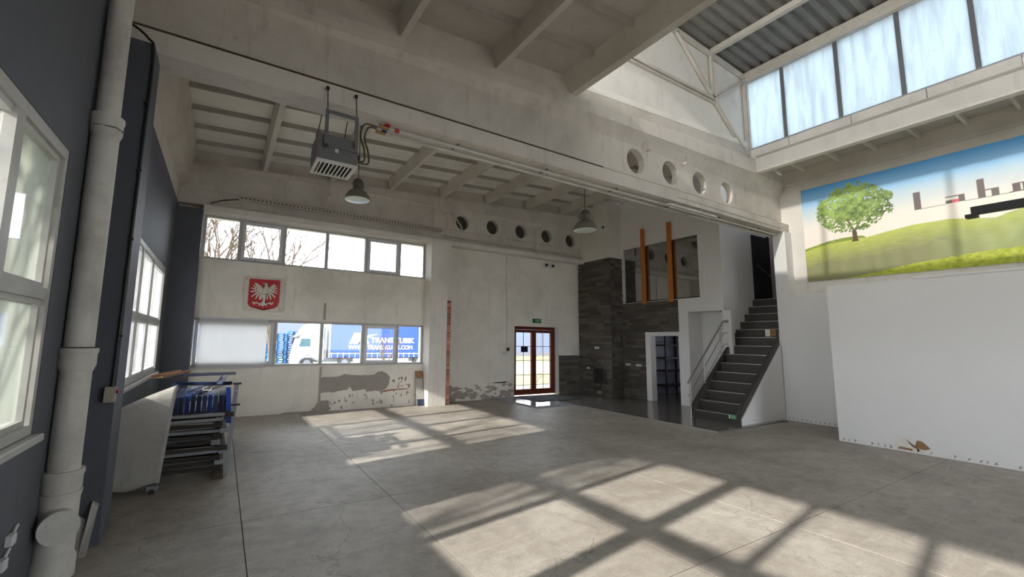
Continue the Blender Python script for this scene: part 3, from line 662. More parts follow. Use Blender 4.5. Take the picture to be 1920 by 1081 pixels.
def stones(parent, axis, a0, a1, z0, z1, plane, sgn, rows, lmin=.22, lmax=.5, skip=()):
    h = (z1-z0)/rows
    for r in range(rows):
        a = a0; first = True
        while a < a1-1e-3:
            L = random.uniform(lmin, lmax)
            if first: L *= random.uniform(.4, 1); first = False
            if a+L > a1-.09: L = a1-a
            c = a+L/2; z = z0+(r+.5)*h
            if not any(s[0]-.02 < c < s[1]+.02 and s[2] < z < s[3] for s in skip):
                o = bpy.data.objects.new('stone', random.choice(STONES)); COL.objects.link(o); o.parent = parent
                th = random.uniform(.028, .046)
                hh = h*random.choice((.93, .93, .8, .93)); zz = z+random.uniform(-1, 1)*h*.04
                if axis == 'y': o.rotation_euler = (0, 0, PI/2); o.location = (plane+sgn*th/2, c, zz); o.scale = (L-.006, th, hh)
                else: o.location = (c, plane+sgn*th/2, zz); o.scale = (L-.006, th, hh)
            a += L
FP = (9.10, 9.64, .40, .82)
stones(ch, 'y', 8.90, 10.22, .022, 4.2, 10.03, -1, 46, .28, .6, [FP])
stones(ch, 'x', 10.03, XA-.002, .022, 4.2, 8.93, -1, 46, .2, .4)
st = S('stone_cladding', box(B(), XA-.012, XA-.001, 7.07, 8.90, 0, 2.80), 'stone_cap')
bm = B(); box(bm, XA-.012, XA-.001, 8.13, 8.90, .022, 2.80); box(bm, XA-.012, XA-.001, 7.07, 8.13, 1.94, 2.80); bm.to_mesh(st.data); bm.free()
stones(st, 'y', 8.13, 8.90, .022, 1.94, XA-.012, -1, 21, .2, .42)
stones(st, 'y', 7.07, 8.90, 1.94, 2.80, XA-.012, -1, 9, .24, .5)
sd_ = S('dado_cladding', box(B(), 9.14, 10.02, YD-.012, YD-.001, .022, 1.17), 'stone_cap')
stones(sd_, 'x', 9.14, 9.99, .022, 1.17, YD-.012, -1, 12, .2, .4)
new_obj('dado_cap', box(B(), 9.13, 9.99, YD-.07, YD, 1.172, 1.20), 'stone_cap', sd_)
# fireplace insert
fp = thing('stove_insert', 'black steel fireplace insert in the dark stone chimney', 'fireplace', (10.0, 9.37, .4))
f = B(); box(f, 9.985, 10.03, 9.12, 9.62, .40, .46); box(f, 9.985, 10.03, 9.12, 9.62, .76, .82); box(f, 9.985, 10.03, 9.12, 9.24, .46, .76); box(f, 9.985, 10.03, 9.56, 9.62, .46, .76)
new_obj('frame', f, 'darksteel', fp); new_obj('firebox', box(B(), 10.012, 10.03, 9.24, 9.56, .46, .76), 'soot', fp)
new_obj('ash_grate', box(B(), 10.0, 10.012, 9.25, 9.55, .47, .50), 'darksteel', fp)
for (y, z, lab) in ((9.45, 1.46, 'white blank plate above the fireplace insert on the stone chimney'), (9.82, .83, 'small white socket plate low left on the stone chimney'), ):
    o = new_obj('socket_plate', box(B(), 9.965, 9.99, y-.09 if z > 1 else y-.05, y+.09 if z > 1 else y+.05, z-.035, z+.035, .004), 'pvc'); tag(o, lab, 'socket')
    new_obj('screw', box(B(), 9.962, 9.965, y-.01, y+.01, z-.01, z+.01), 'steel', o)
for (y, lab) in ((8.72, 'small white double socket on the stone wall beside the chimney'), (8.35, 'small white socket on the stone wall left of the store room door frame')):
    o = new_obj('socket_plate', box(B(), XA-.07, XA-.04, y-.09, y+.09, .95, 1.02, .004), 'pvc'); tag(o, lab, 'socket'); new_obj('screw', box(B(), XA-.073, XA-.07, y-.01, y+.01, .975, .995), 'steel', o)
o = new_obj('cable', tube(B(), spline([(9.98, 9.33, .40), (9.97, 9.34, .28), (9.96, 9.36, .18)]), .008), 'black'); tag(o, 'short black cable from the fireplace insert down to a small box', 'cable')
o = new_obj('cable_box', box(B(), 9.93, 9.985, 9.29, 9.43, .09, .18, .006), 'damp'); tag(o, 'small grey connection box low on the chimney under the fireplace insert', 'junction box')
new_obj('box_lid', box(B(), 9.922, 9.93, 9.30, 9.42, .10, .17), 'damp', o)

# ------------------------------------------------------------ staircase
stc = thing('staircase', 'dark tiled staircase with metal nosings rising beside the white wall', 'stairs', (9.05, 5.3, 0))
N = 14; RI = 2.79/N; RUN = 2.86/(N-1); X0 = 9.07
for k in range(N):
    x = X0+k*RUN; y0, y1 = (4.88, 5.78) if k < 9 else (4.83, 5.87)
    st_ = new_obj('step', box(B(), x, x+RUN+.02 if k < N-1 else x+.06, y0, y1, max(.022, k*RI-.05), (k+1)*RI-.012), 'tread', stc)
    new_obj('nosing', box(B(), x-.012, x+.03, y0, y1, (k+1)*RI-.012, (k+1)*RI), 'nosing', st_)
    nt = 12
    for q in range(1, nt): new_obj('tile_joint', box(B(), x-.0015, x, y0+(y1-y0)*q/nt-.0013, y0+(y1-y0)*q/nt+.0013, max(.023, k*RI), (k+1)*RI-.013), 'stone_cap', st_) if k < 9 else None
def stringer(y0, y1, mat):
    return extr_y(B(), [(X0-.05, .022), (X0-.05, .28), (X0+9*RUN-.1, 9*RI+.10), (X0+9*RUN+.02, 9*RI+.10), (X0+9*RUN+.02, 9*RI-.25), (X0+.25, .022)], y0, y1)
new_obj('stringer', stringer(4.802, 4.879, 0), 'tread', stc); new_obj('stringer', stringer(5.781, 5.85, 0), 'tread', stc)
new_obj('side_panel', extr_y(B(), [(X0-.03, 0), (X0-.03, .14), (X0+9*RUN-.05, 9*RI+.02), (XR-.32, 9*RI+.1), (10.79, 0)], 4.775, 4.799), 'white_clean', stc)
new_obj('side_panel', extr_y(B(), [(X0+.22, 0.022), (XA, 1.42), (XA, .022)], 5.80, 5.845), 'white_clean', stc)
new_obj('missing_tile_patch', box(B(), X0+9*RUN-.006, X0+9*RUN-.001, 4.98, 5.16, 9*RI+.03, 10*RI-.02), 'card', stc)
new_obj('missing_tile_patch', box(B(), X0+9*RUN-.009, X0+9*RUN-.001, 5.10, 5.20, 9*RI+.025, 10*RI-.015), 'back', stc)
sg = new_obj('floor_exit_sign', box(B(), X0-.018, X0-.013, 4.90, 5.05, .115, .205, .001), 'greenlit'); tag(sg, 'small green exit arrow sign stuck on the bottom stair riser', 'sign')
new_obj('sign_border', box(B(), X0-.0195, X0-.018, 5.02, 5.045, .125, .195), 'signwhite', sg)
text('sign_text', 'WYJŚCIE', .03, 'signwhite', sg, face_mx(X0-.019, 5.015, .165), .001, .8); text('sign_text', 'AWARYJNE', .03, 'signwhite', sg, face_mx(X0-.019, 5.015, .13), .001, .7)
# handrail
hr = thing('handrail', 'tubular steel handrail with three posts along the left side of the stairs', 'handrail', (X0, 5.82, 0))
sl = RI/RUN; yh = 5.84
def rp_(x, dz): return (x, yh, .92+(x-X0)*sl+dz)
top0, top1 = X0-.12, X0+6.3*RUN
pts = [rp_(top0, -.12), rp_(top1, .02), (top1+.1, yh, rp_(top1, .03)[2]+.03), (XA-.02, yh-.05, rp_(top1, .03)[2]+.03)]
new_obj('rail', tube(B(), [rp_(top0, -.05), rp_(top1, 0), (XA+.0, 5.80, rp_(top1, .0)[2])], .02, 10), 'steel', hr, True)
new_obj('rail_end_cap', tube(B(), [(XA-.012, 5.80, rp_(top1, 0)[2]), (XA+.0, 5.80, rp_(top1, 0)[2])], .045, 12), 'steel', hr, True)
for dz in (-.28, -.55): new_obj('mid_rail', tube(B(), [rp_(top0+.0, dz-.05), rp_(top1, dz), (XA, 5.80, rp_(top1, dz)[2])], .008, 8), 'steel', hr, True)
for x, zb in ((X0-.05, .022), (X0+.52, .28+.57*.94-.08), (X0+1.24, .28+1.29*.94-.12)):
    zt = rp_(x, -.02)[2]; pz = new_obj('post', tube(B(), [(x, yh, zb), (x, yh, zt)], .016, 10), 'steel', hr, True)
    new_obj('post_foot', tube(B(), [(x, yh, zb), (x, yh, zb+.012)], .035, 12), 'steel', pz)

# ------------------------------------------------------------ entrance door
d3 = struct_root('door_3', (8.3, 10.45, 0))
y0, y1 = 10.42, 10.50
f = B(); box(f, 7.44, 7.53, y0, y1, .035, 2.07); box(f, 9.05, 9.14, y0, y1, .035, 2.07); box(f, 7.53, 9.05, y0, y1, 1.98, 2.07); box(f, 7.53, 9.05, y0, y1, .035, .09)
new_obj('door_frame', f, 'wood_red', d3)
for (a, b) in ((7.53, 8.29), (8.29, 9.05)):
    lf = B(); s = .085; box(lf, a+.003, a+s, y0-.01, y1-.02, .092, 1.975); box(lf, b-s, b-.003, y0-.01, y1-.02, .092, 1.975); box(lf, a+s, b-s, y0-.01, y1-.02, .092, .092+.11); box(lf, a+s, b-s, y0-.01, y1-.02, 1.975-s, 1.975)
    L = new_obj('door_leaf', lf, 'wood_red', d3)
    new_obj('pane', box(B(), a+s-.005, b-s+.005, 10.445, 10.451, .19, 1.90), 'glass', L)
    m = (a+b)/2; new_obj('glazing_bar', box(B(), m-.008, m+.008, 10.435, 10.445, .20, 1.89), 'wood_red', L)
    for z in (.62, 1.05, 1.47): new_obj('glazing_bar', box(B(), a+s, b-s, 10.434, 10.446, z-.008, z+.008), 'wood_red', L)
new_obj('door_handle', tube(B(), [(8.33, 10.36, 1.18), (8.33, 10.41, 1.18)], .02, 8), 'black', d3)
new_obj('reveal', box(B(), 9.136, 9.142, 10.25, 10.42, .022, 2.07), 'white_clean', d3)
o = new_obj('notice_board', box(B(), 7.81, 8.07, 10.425, 10.433, 1.30, 1.47), 'navysteel'); tag(o, 'small dark notice panel hanging on the left glass leaf of the entrance door', 'sign')
new_obj('notice_clip', box(B(), 7.93, 7.95, 10.42, 10.425, 1.45, 1.49), 'steel', o)
# exit sign over the door
o = thing('exit_sign', 'green emergency exit sign above the glazed entrance door', 'sign', (8.26, 10.24, 2.2))
new_obj('sign_plate', box(B(), 8.11, 8.42, 10.215, 10.245, 2.18, 2.31, .004), 'green', o)
text('sign_text', 'EXIT', .09, 'signwhite', o, face_my(8.20, 10.214, 2.215), .001)
# emergency lights
for x, lab in ((8.60, 'left black and white emergency lamp high on the wall above the door'), (8.86, 'right black and white emergency lamp high on the wall above the door')):
    t = thing('emergency_lamp', lab, 'lamp', (x, 10.2, 4.0))
    new_obj('housing', box(B(), x-.09, x+.06, 10.17, 10.25, 3.94, 4.06, .006), 'pvc', t); new_obj('lens', tube(B(), [(x+.0, 10.17, 4.0), (x+.0, 10.14, 4.0)], .045, 14), 'black', t)
o = new_obj('cable_conduit', tube(B(), [(8.72, 10.235, 4.06), (8.72, 10.235, 4.15)], .01, 6), 'pvc'); tag(o, 'short conduit above the two emergency lamps', 'conduit')
o = new_obj('cable_conduit', tube(B(), [(7.14, 10.235, 1.36), (7.14, 10.235, 4.15)], .014, 8), 'pvc'); tag(o, 'vertical white conduit on the back wall left of the entrance door', 'conduit')
o = new_obj('light_switch', box(B(), 7.14, 7.23, 10.21, 10.25, 1.34, 1.43, .004), 'darksteel'); tag(o, 'dark light switch left of the entrance door at the conduit end', 'switch')
new_obj('rocker', box(B(), 7.16, 7.21, 10.202, 10.21, 1.36, 1.41), 'black', o)
o = new_obj('light_switch', box(B(), 7.0, 7.11, 10.21, 10.25, 1.25, 1.33, .004), 'pvc'); tag(o, 'white light switch below the dark one left of the entrance door', 'switch')
new_obj('rocker', box(B(), 7.03, 7.08, 10.202, 10.21, 1.27, 1.31), 'pvc', o)

# ------------------------------------------------------------ crest plaque
pq = thing('crest_plaque', 'square white plaque with red shield and white eagle crest on the back wall', 'plaque', (.73, 10.09, 2.16))
new_obj('plaque_board', box(B(), .34, 1.10, 10.06, YB-.001, 2.165, 2.885, .004), 'crest_white', pq)
shd = new_obj('shield', extr_y(B(), [(.422, 2.843), (1.017, 2.852), (1.015, 2.372), (.986, 2.284), (.931, 2.241), (.759, 2.224), (.715, 2.185), (.679, 2.22), (.505, 2.237), (.448, 2.265), (.419, 2.315)], 10.05, 10.06), 'crest_red', pq)
EF = [[(.543, 2.764), (.656, 2.699), (.656, 2.625), (.517, 2.735)], [(.491, 2.717), (.597, 2.662), (.591, 2.62), (.502, 2.687)], [(.454, 2.651), (.57, 2.65), (.573, 2.613), (.469, 2.632)], [(.449, 2.578), (.568, 2.613), (.58, 2.577), (.465, 2.553)], [(.471, 2.464), (.58, 2.577), (.605, 2.547), (.486, 2.455)], [(.548, 2.422), (.6, 2.557), (.644, 2.534), (.567, 2.418)], [(.619, 2.416), (.643, 2.539), (.697, 2.522), (.667, 2.404)], [(.897, 2.761), (.787, 2.666), (.809, 2.625), (.928, 2.736)], [(.958, 2.728), (.845, 2.671), (.857, 2.634), (.949, 2.706)], [(.97, 2.686), (.865, 2.651), (.872, 2.619), (.976, 2.67)], [(.972, 2.627), (.872, 2.619), (.874, 2.593), (.973, 2.611)], [(.969, 2.551), (.85, 2.586), (.873, 2.603), (.975, 2.573)], [(.931, 2.457), (.813, 2.562), (.855, 2.581), (.944, 2.485)], [(.847, 2.42), (.781, 2.538), (.823, 2.562), (.87, 2.432)], [(.766, 2.415), (.72, 2.523), (.776, 2.538), (.803, 2.428)]]
for i_, p in enumerate(EF): new_obj('eagle_feather', extr_y(B(), p, 10.043-.0002*i_, 10.05), 'crest_white', shd)
for j_, (nm, p) in enumerate((('eagle_wings', [(.53, 2.66), (.60, 2.72), (.664, 2.69), (.677, 2.605), (.772, 2.612), (.797, 2.68), (.86, 2.71), (.90, 2.65), (.88, 2.565), (.80, 2.52), (.739, 2.505), (.66, 2.51), (.58, 2.54), (.53, 2.60)]),
              ('eagle_head', [(.704, 2.618), (.67, 2.631), (.701, 2.665), (.717, 2.714), (.72, 2.746), (.676, 2.759), (.703, 2.775), (.751, 2.77), (.775, 2.73), (.777, 2.676), (.799, 2.63), (.763, 2.601)]),
              ('eagle_body', [(.657, 2.614), (.799, 2.625), (.813, 2.572), (.758, 2.526), (.74, 2.376), (.702, 2.374), (.682, 2.521), (.642, 2.56)]),
              ('eagle_tail', [(.683, 2.373), (.749, 2.377), (.733, 2.334), (.79, 2.337), (.784, 2.284), (.726, 2.291), (.71, 2.253), (.689, 2.289), (.624, 2.275), (.616, 2.322), (.676, 2.33)]),
              ('eagle_claw', [(.501, 2.362), (.544, 2.344), (.58, 2.362), (.629, 2.333), (.68, 2.341), (.677, 2.325), (.621, 2.317), (.573, 2.33), (.543, 2.297), (.509, 2.321)]),
              ('eagle_claw', [(.907, 2.376), (.866, 2.352), (.826, 2.366), (.79, 2.337), (.737, 2.339), (.743, 2.324), (.8, 2.322), (.828, 2.334), (.869, 2.304), (.905, 2.338)]))):
    new_obj(nm, extr_y(B(), p, 10.036-.0015*(j_ in (1, 2, 3))-.001*(j_ == 2), 10.05), 'crest_white', shd)
new_obj('wing_line', tube(B(), spline([(.60, 10.033, 2.665), (.565, 10.033, 2.64), (.565, 10.033, 2.59), (.62, 10.033, 2.545), (.72, 10.031, 2.525), (.82, 10.033, 2.55), (.872, 10.033, 2.61), (.865, 10.033, 2.66), (.82, 10.033, 2.68)]), .004, 5), 'crest_line', shd)
for x, z in ((.39, 2.22), (1.05, 2.22), (1.05, 2.83), (.38, 2.83)): new_obj('screw', tube(B(), [(x, 10.055, z), (x, 10.062, z)], .009, 8), 'darksteel', pq)

# leaning board, roller blind
o = thing('leaning_board', 'narrow brown and tan board leaning beside the pilaster under the right window', 'board', (4.37, 10.0, 0))
new_obj('board', hexa(B(), [(4.28, 9.93, 0), (4.46, 9.93, 0), (4.46, 9.96, 0), (4.28, 9.96, 0), (4.25, 10.055, .84), (4.43, 10.055, .84), (4.43, 10.085, .84), (4.25, 10.085, .84)]), 'sheet', o)
new_obj('dark_foot', hexa(B(), [(4.278, 9.926, 0.001), (4.462, 9.926, 0.001), (4.462, 9.932, 0.001), (4.278, 9.932, 0.001), (4.272, 9.947, .16), (4.457, 9.947, .16), (4.457, 9.953, .16), (4.272, 9.953, .16)]), 'navysteel', o)
new_obj('brown_top', hexa(B(), [(4.257, 10.024, .66), (4.442, 10.024, .66), (4.442, 10.03, .66), (4.257, 10.03, .66), (4.248, 10.048, .842), (4.434, 10.048, .842), (4.434, 10.055, .842), (4.248, 10.055, .842)]), 'card', o)
o = thing('roller_blind', 'white roller blind pulled down over the left of the lower back windows', 'blind', (.2, 10.09, 1.98))
new_obj('blind_cloth', box(B(), -.40, .83, 10.065, 10.069, 1.0, 1.98), 'blind', o)
new_obj('blind_tube', tube(B(), [(-.42, 10.068, 1.99), (.86, 10.068, 1.99)], .018, 10), 'pvc', o); new_obj('bottom_bar', box(B(), -.40, .83, 10.06, 10.074, .985, 1.0), 'pvc', o)

# ------------------------------------------------------------ banner
NY, NZ = 430, 210; ya, yb_, za, zb = 4.29, .25, 3.01, 5.09
Yv = np.linspace(ya, yb_, NY+1); Zv = np.linspace(za, zb, NZ+1); YY, ZZ = np.meshgrid(Yv, Zv)
rg = np.random.default_rng(5)
def vnoise(Y, Z, s, seed):
    r = np.random.default_rng(seed); G = r.random((128, 128)); u, w = Y*s+40, Z*s+40; i, j = np.floor(u).astype(int), np.floor(w).astype(int); f, g = u-i, w-j; f = f*f*(3-2*f); g = g*g*(3-2*g)
    g0 = G[i % 128, j % 128]*(1-f)+G[(i+1) % 128, j % 128]*f; g1 = G[i % 128, (j+1) % 128]*(1-f)+G[(i+1) % 128, (j+1) % 128]*f; return g0*(1-g)+g1*g
def lerp(a, b, t): return a+(b-a)*t[..., None]
Cc = lambda *c: np.array(rgb255(*c))
t = np.clip((5.09-ZZ)/1.15, 0, 1); sky = lerp(Cc(84, 172, 240)[None, None], Cc(172, 208, 232)[None, None], np.clip(t*2.2, 0, 1)); sky = lerp(sky, Cc(244, 236, 226)[None, None], np.clip(t*2-.6, 0, 1))
img = sky
H1 = np.interp(-YY, [-4.29, -3.89, -3.44, -3.22, -2.9, -2.52, -2.11, -1.76, -1.56, -1.41, -1.26, -.2], [3.69, 3.78, 3.80, 3.81, 3.86, 3.91, 3.91, 3.84, 3.80, 3.86, 3.90, 4.25])
H0 = np.interp(-YY, [-4.29, -3.89, -3.6, -3.3, -3.1], [3.74, 3.84, 3.87, 3.86, 3.7])
HF = np.interp(-YY, [-4.2, -3.62, -3.08, -2.7, -2.34, -2.01, -1.71, -1.31, -.2], [2.9, 3.01, 3.09, 3.16, 3.2, 3.23, 3.26, 3.27, 3.3])
n1 = vnoise(YY, ZZ, 5, 1); n2 = vnoise(YY, ZZ, 28, 2); n3 = vnoise(YY*1.0, ZZ*3, 12, 3)
m = (ZZ < H0); img = np.where(m[..., None], lerp(Cc(150, 170, 70)[None, None], Cc(120, 140, 50)[None, None], n2), img)
dep = np.clip((H1-ZZ)/.55, 0, 1); hill = lerp(Cc(190, 200, 96)[None, None], Cc(140, 142, 100)[None, None], np.clip(dep*1.3+(n3-.5)*.3, 0, 1))
hill = lerp(hill, Cc(176, 190, 124)[None, None], np.clip((2.6-YY)/1.6, 0, .9)*np.clip(n1+.2, 0, 1)); img = np.where((ZZ < H1)[..., None], hill, img)
fg = lerp(Cc(198, 206, 70)[None, None], Cc(150, 166, 52)[None, None], n2); img = np.where((ZZ < HF)[..., None], fg, img)
# tree
cy, cz = 3.41, 4.46; rr_ = np.sqrt(((YY-cy)/.60)**2+((ZZ-cz)/.50)**2); e_ = rr_+(n1-.5)*.10+(vnoise(YY, ZZ, 11, 9)-.5)*.18+(vnoise(YY, ZZ, 45, 19)-.5)*.14
hole = vnoise(YY, ZZ, 26, 11)*.6+vnoise(YY, ZZ, 60, 21)*.4 > np.where(ZZ < 4.2, .60, .74)
crown = (e_ < 1.0) & (ZZ > 3.97) & ~(hole & (e_ > .45))
lc = lerp(Cc(78, 100, 48)[None, None], Cc(176, 206, 110)[None, None], np.clip(vnoise(YY, ZZ, 14, 13)*.6+vnoise(YY, ZZ, 50, 14)*.5+(YY-cy)*.4+(ZZ-cz)*.5-.1, 0, 1)); 
trunk = ((np.abs(YY-3.41-(ZZ-3.77)*.02) < .035+np.clip(3.82-ZZ, 0, 1)*.4) & (ZZ > 3.76) & (ZZ < 4.0)) | ((np.abs(YY-3.41-(ZZ-3.97)*.4) < .018) & (ZZ > 3.96) & (ZZ < 4.3)) | ((np.abs(YY-3.41+(ZZ-3.97)*.5) < .018) & (ZZ > 3.96) & (ZZ < 4.25))
img = np.where(trunk[..., None], Cc(92, 72, 52), img); img = np.where(crown[..., None], lc, img)
# block lettering
blk = Cc(112, 100, 98)
def rect(y1_, y0_, z0, z1, col=blk):
    global img; m = (YY <= y1_) & (YY >= y0_) & (ZZ >= z0) & (ZZ <= z1); img = np.where(m[..., None], col, img)
rect(2.51, 2.42, 4.18, 4.51); rect(2.51, 2.11, 4.17, 4.185)
rect(2.11, 1.88, 4.295, 4.31); rect(1.95, 1.87, 4.18, 4.31); rect(2.11, 2.03, 4.18, 4.245); rect(2.03, 1.95, 4.18, 4.245, Cc(235, 110, 120))
rect(1.88, 1.38, 4.175, 4.188); rect(1.72, 1.64, 4.18, 4.515); rect(1.64, 1.49, 4.295, 4.31); rect(1.57, 1.49, 4.18, 4.31)
rect(1.34, 1.26, 4.18, 4.32); rect(1.38, .7, 4.175, 4.19); rect(1.26, 1.16, 4.30, 4.32); rect(1.24, 1.16, 4.18, 4.32); rect(1.08, .86, 4.18, 4.32); rect(1.0, .94, 4.22, 4.28, Cc(225, 215, 205))
wr_ = .006*np.sin((YY*3.2+ZZ*2.6)*4+2*n1)*np.clip((2.7-YY), 0, 1)+.004*np.sin(YY*23+n1*3)*np.clip((4.2-ZZ)*1.5, 0, 1)*0.5
me = bpy.data.meshes.new('banner')
co = np.stack([11.08+wr_, YY, ZZ], -1).reshape(-1, 3); idx = np.arange((NZ+1)*(NY+1)).reshape(NZ+1, NY+1)
q = np.stack([idx[:-1, :-1], idx[1:, :-1], idx[1:, 1:], idx[:-1, 1:]], -1).reshape(-1, 4)
me.vertices.add(len(co)); me.vertices.foreach_set('co', co.ravel()); me.loops.add(q.size); me.loops.foreach_set('vertex_index', q.ravel().astype(np.int32))
me.polygons.add(len(q)); me.polygons.foreach_set('loop_start', np.arange(0, q.size, 4, dtype=np.int32)); me.update(calc_edges=True); me.validate()
ca = me.color_attributes.new('print', 'FLOAT_COLOR', 'POINT'); ca.data.foreach_set('color', np.concatenate([img.reshape(-1, 3), np.ones((len(co), 1))], 1).astype(np.float32).ravel())
me.materials.append(M['print']); me.polygons.foreach_set('use_smooth', [True]*len(me.polygons))
ban = bpy.data.objects.new('banner', me); COL.objects.link(ban); tag(ban, 'large printed banner of a green tree, hills and blue sky on the right wall', 'banner')
for (y, z) in ((4.27, 5.07), (3.3, 5.07), (2.3, 5.07), (1.3, 5.07), (4.27, 3.03)): new_obj('eyelet', tube(B(), [(11.05, y, z), (11.098, y, z)], .012, 8), 'steel', ban)

# dark rail in front of the banner (stands on the boxed-out wall)
o = thing('steel_arm', 'black steel arm reaching in front of the banner at the right edge', 'arm', (9.6, .2, 2.72))
new_obj('arm_beam', box(B(), 9.58, 9.68, -.4, 1.58, 3.60, 3.72, .004), 'black', o); new_obj('arm_bracket', box(B(), 9.56, 9.70, 1.52, 1.64, 3.56, 3.61), 'black', o)
new_obj('arm_post', box(B(), 9.58, 9.68, -.3, -.2, 2.716, 3.60), 'black', o)

# ------------------------------------------------------------ near column, drain pipe, conduit
S('column_left', box(B(), XL, -.70, 4.45, 4.80, 0, 4.17), 'blue_rib')
dp = thing('drain_pipe', 'fat grey cast iron drain pipe in front of the near blue column', 'pipe', (-.87, 4.2, 0))
def seg(z0, z1, r, nm='pipe_section', rr=None): return new_obj(nm, lathe(B(), [(r, z0), (r, z1)], -.862, 4.02, 24, True), 'pipe', dp, True)
seg(.62, 1.44, .088); seg(1.52, 3.12, .084); seg(3.24, 5.55, .074)
for z, r in ((1.38, .105), (3.10, .10), (.56, .108)):
    new_obj('pipe_socket', lathe(B(), [(r*.85, z-.03), (r, z+.01), (r, z+.09), (r*1.06, z+.10), (r*1.06, z+.13), (r*.9, z+.13)], -.862, 4.02, 24, True), 'pipe', dp, True)
new_obj('cleanout_body', lathe(B(), [(.12, 0), (.12, .12), (.105, .15), (.105, .5), (.115, .55)], -.862, 4.02, 24, True), 'pipe', dp, True)
new_obj('cleanout_cap', tube(B(), [(-.835, 3.92, .36), (-.815, 3.86, .36)], .105, 24), 'pipe', dp, True)
new_obj('wire_tie', tube(B(), [(-.92, 3.93, 3.13), (-.79, 3.92, 3.13), (-.755, 3.95, 3.12), (-.74, 3.9, 3.09)], .006, 6), 'galv', dp)
o = new_obj('cable_conduit', tube(B(), spline([(-.72, 4.435, 1.2), (-.71, 4.435, 2.2), (-.705, 4.435, 3.2), (-.70, 4.435, 4.05), (-.75, 4.43, 4.2), (-.9, 4.43, 4.3)]), .011, 8), 'black'); tag(o, 'black vertical cable down the edge of the near blue column', 'cable')
for z in (1.6, 2.4, 3.0, 3.6): new_obj('cable_clip', box(B(), -.73, -.69, 4.42, 4.452, z-.008, z+.008), 'black', o)
o = thing('switch_box', 'small grey switch box with red button at the cable end on the near column', 'switch', (-.72, 4.4, 1.1))
new_obj('box', box(B(), -.76, -.69, 4.38, 4.449, 1.08, 1.20, .004), 'damp', o); new_obj('button', tube(B(), [(-.69, 4.41, 1.16), (-.675, 4.41, 1.16)], .014, 10), 'red', o)
for (y, z, lab) in ((3.48, .46, 'upper small white junction box low on the left wall by the drain pipe'), (3.40, .36, 'lower small white junction box low on the left wall by the drain pipe')):
    o = new_obj('junction_box', box(B(), XL, XL+.035, y-.03, y+.03, z-.03, z+.03, .004), 'pvc'); tag(o, lab, 'junction box'); new_obj('cable_stub', tube(B(), [(XL+.015, y+.03, z+.02), (XL+.015, y+.09, z+.05)], .008, 6), 'pvc', o)
for i, (x, dx, lab) in enumerate(((-.76, .02, 'broken grey plank offcut leaning against the near column foot'), (-.80, -.01, 'thin splintered strip beside the plank at the near column foot'))):
    o = new_obj('plank_offcut', hexa(B(), [(x-.02, 4.27, 0), (x+.02, 4.27, 0), (x+.02, 4.30, 0), (x-.02, 4.30, 0), (x-.02+dx, 4.42, .33-.1*i), (x+.02+dx, 4.42, .30-.1*i), (x+.02+dx, 4.445, .31-.1*i), (x-.02+dx, 4.445, .34-.1*i)]), 'sheet'); tag(o, lab, 'plank')
o = S('column_rear_left', box(B(), XL, -.70, -1.1, -.72, 0, 4.17), 'blue_rib')

# ------------------------------------------------------------ heater, hoses, pipes, lamps
ht = thing('air_heater', 'grey box air heater with white louvres hanging from the main beam', 'heater', (.93, 4.7, 3.45))
hx0, hx1, hy0, hy1, hz0, hz1 = .72, 1.14, 4.50, 4.90, 3.46, 3.76
new_obj('housing', extr_x(B(), [(hy0, hz0+.02), (hy0, hz1), (hy0+.06, hz1), (hy1-.05, hz1), (hy1, hz1-.08), (hy1, hz0+.02)], hx0, hx1), 'greypaint', ht)
lf = B(); t = .03
box(lf, hx0-.005, hx1+.005, hy0-.005, hy0+t, hz0-.005, hz0+.022); box(lf, hx0-.005, hx1+.005, hy1-t, hy1+.005, hz0-.005, hz0+.022); box(lf, hx0-.005, hx0+t, hy0+t, hy1-t, hz0-.005, hz0+.022); box(lf, hx1-t, hx1+.005, hy0+t, hy1-t, hz0-.005, hz0+.022)
lo_ = new_obj('louvre_frame', lf, 'louvre', ht); new_obj('louvre_shade_plate', box(B(), hx0+t, hx1-t, hy0+t, hy1-t, hz0+.016, hz0+.02), 'dark', ht)  # near-black plate gives the shade behind the blades by colour
for k in range(9):
    x = hx0+.05+k*.042; new_obj('louvre_blade', hexa(B(), [(x-.004, hy0+t, hz0-.004), (x+.012, hy0+t, hz0-.004), (x+.012, hy1-t, hz0-.004), (x-.004, hy1-t, hz0-.004), (x+.0, hy0+t, hz0+.012), (x+.016, hy0+t, hz0+.012), (x+.016, hy1-t, hz0+.012), (x, hy1-t, hz0+.012)]), 'louvre', lo_)
for y, zt, a, b in ((4.49, 4.03, .78, 1.13), (4.915, 3.95, .76, 1.10)):
    fr = B(); box(fr, a, a+.035, y-.012, y+.012, 3.62, zt); box(fr, b-.035, b, y-.012, y+.012, 3.62, zt); box(fr, a+.035, b-.035, y-.012, y+.012, zt-.035, zt); box(fr, a+.035, b-.035, y-.012, y+.012, 3.62, 3.66)
    new_obj('hanging_frame', fr, 'greypaint', ht)
for p in (((.80, 4.49, 4.02), (.80, 4.565, 4.33)), ((1.11, 4.49, 4.02), (1.11, 4.565, 4.33)), ((.78, 4.915, 3.94), (.83, 4.91, 4.30)), ((1.08, 4.915, 3.94), (1.12, 4.91, 4.30))):
    new_obj('hanging_rod', tube(B(), p, .006, 6), 'darksteel', ht); new_obj('rod_anchor', tube(B(), [Vector(p[1])-Vector((0, .0, .03)), p[1]], .018, 8), 'darksteel', ht)
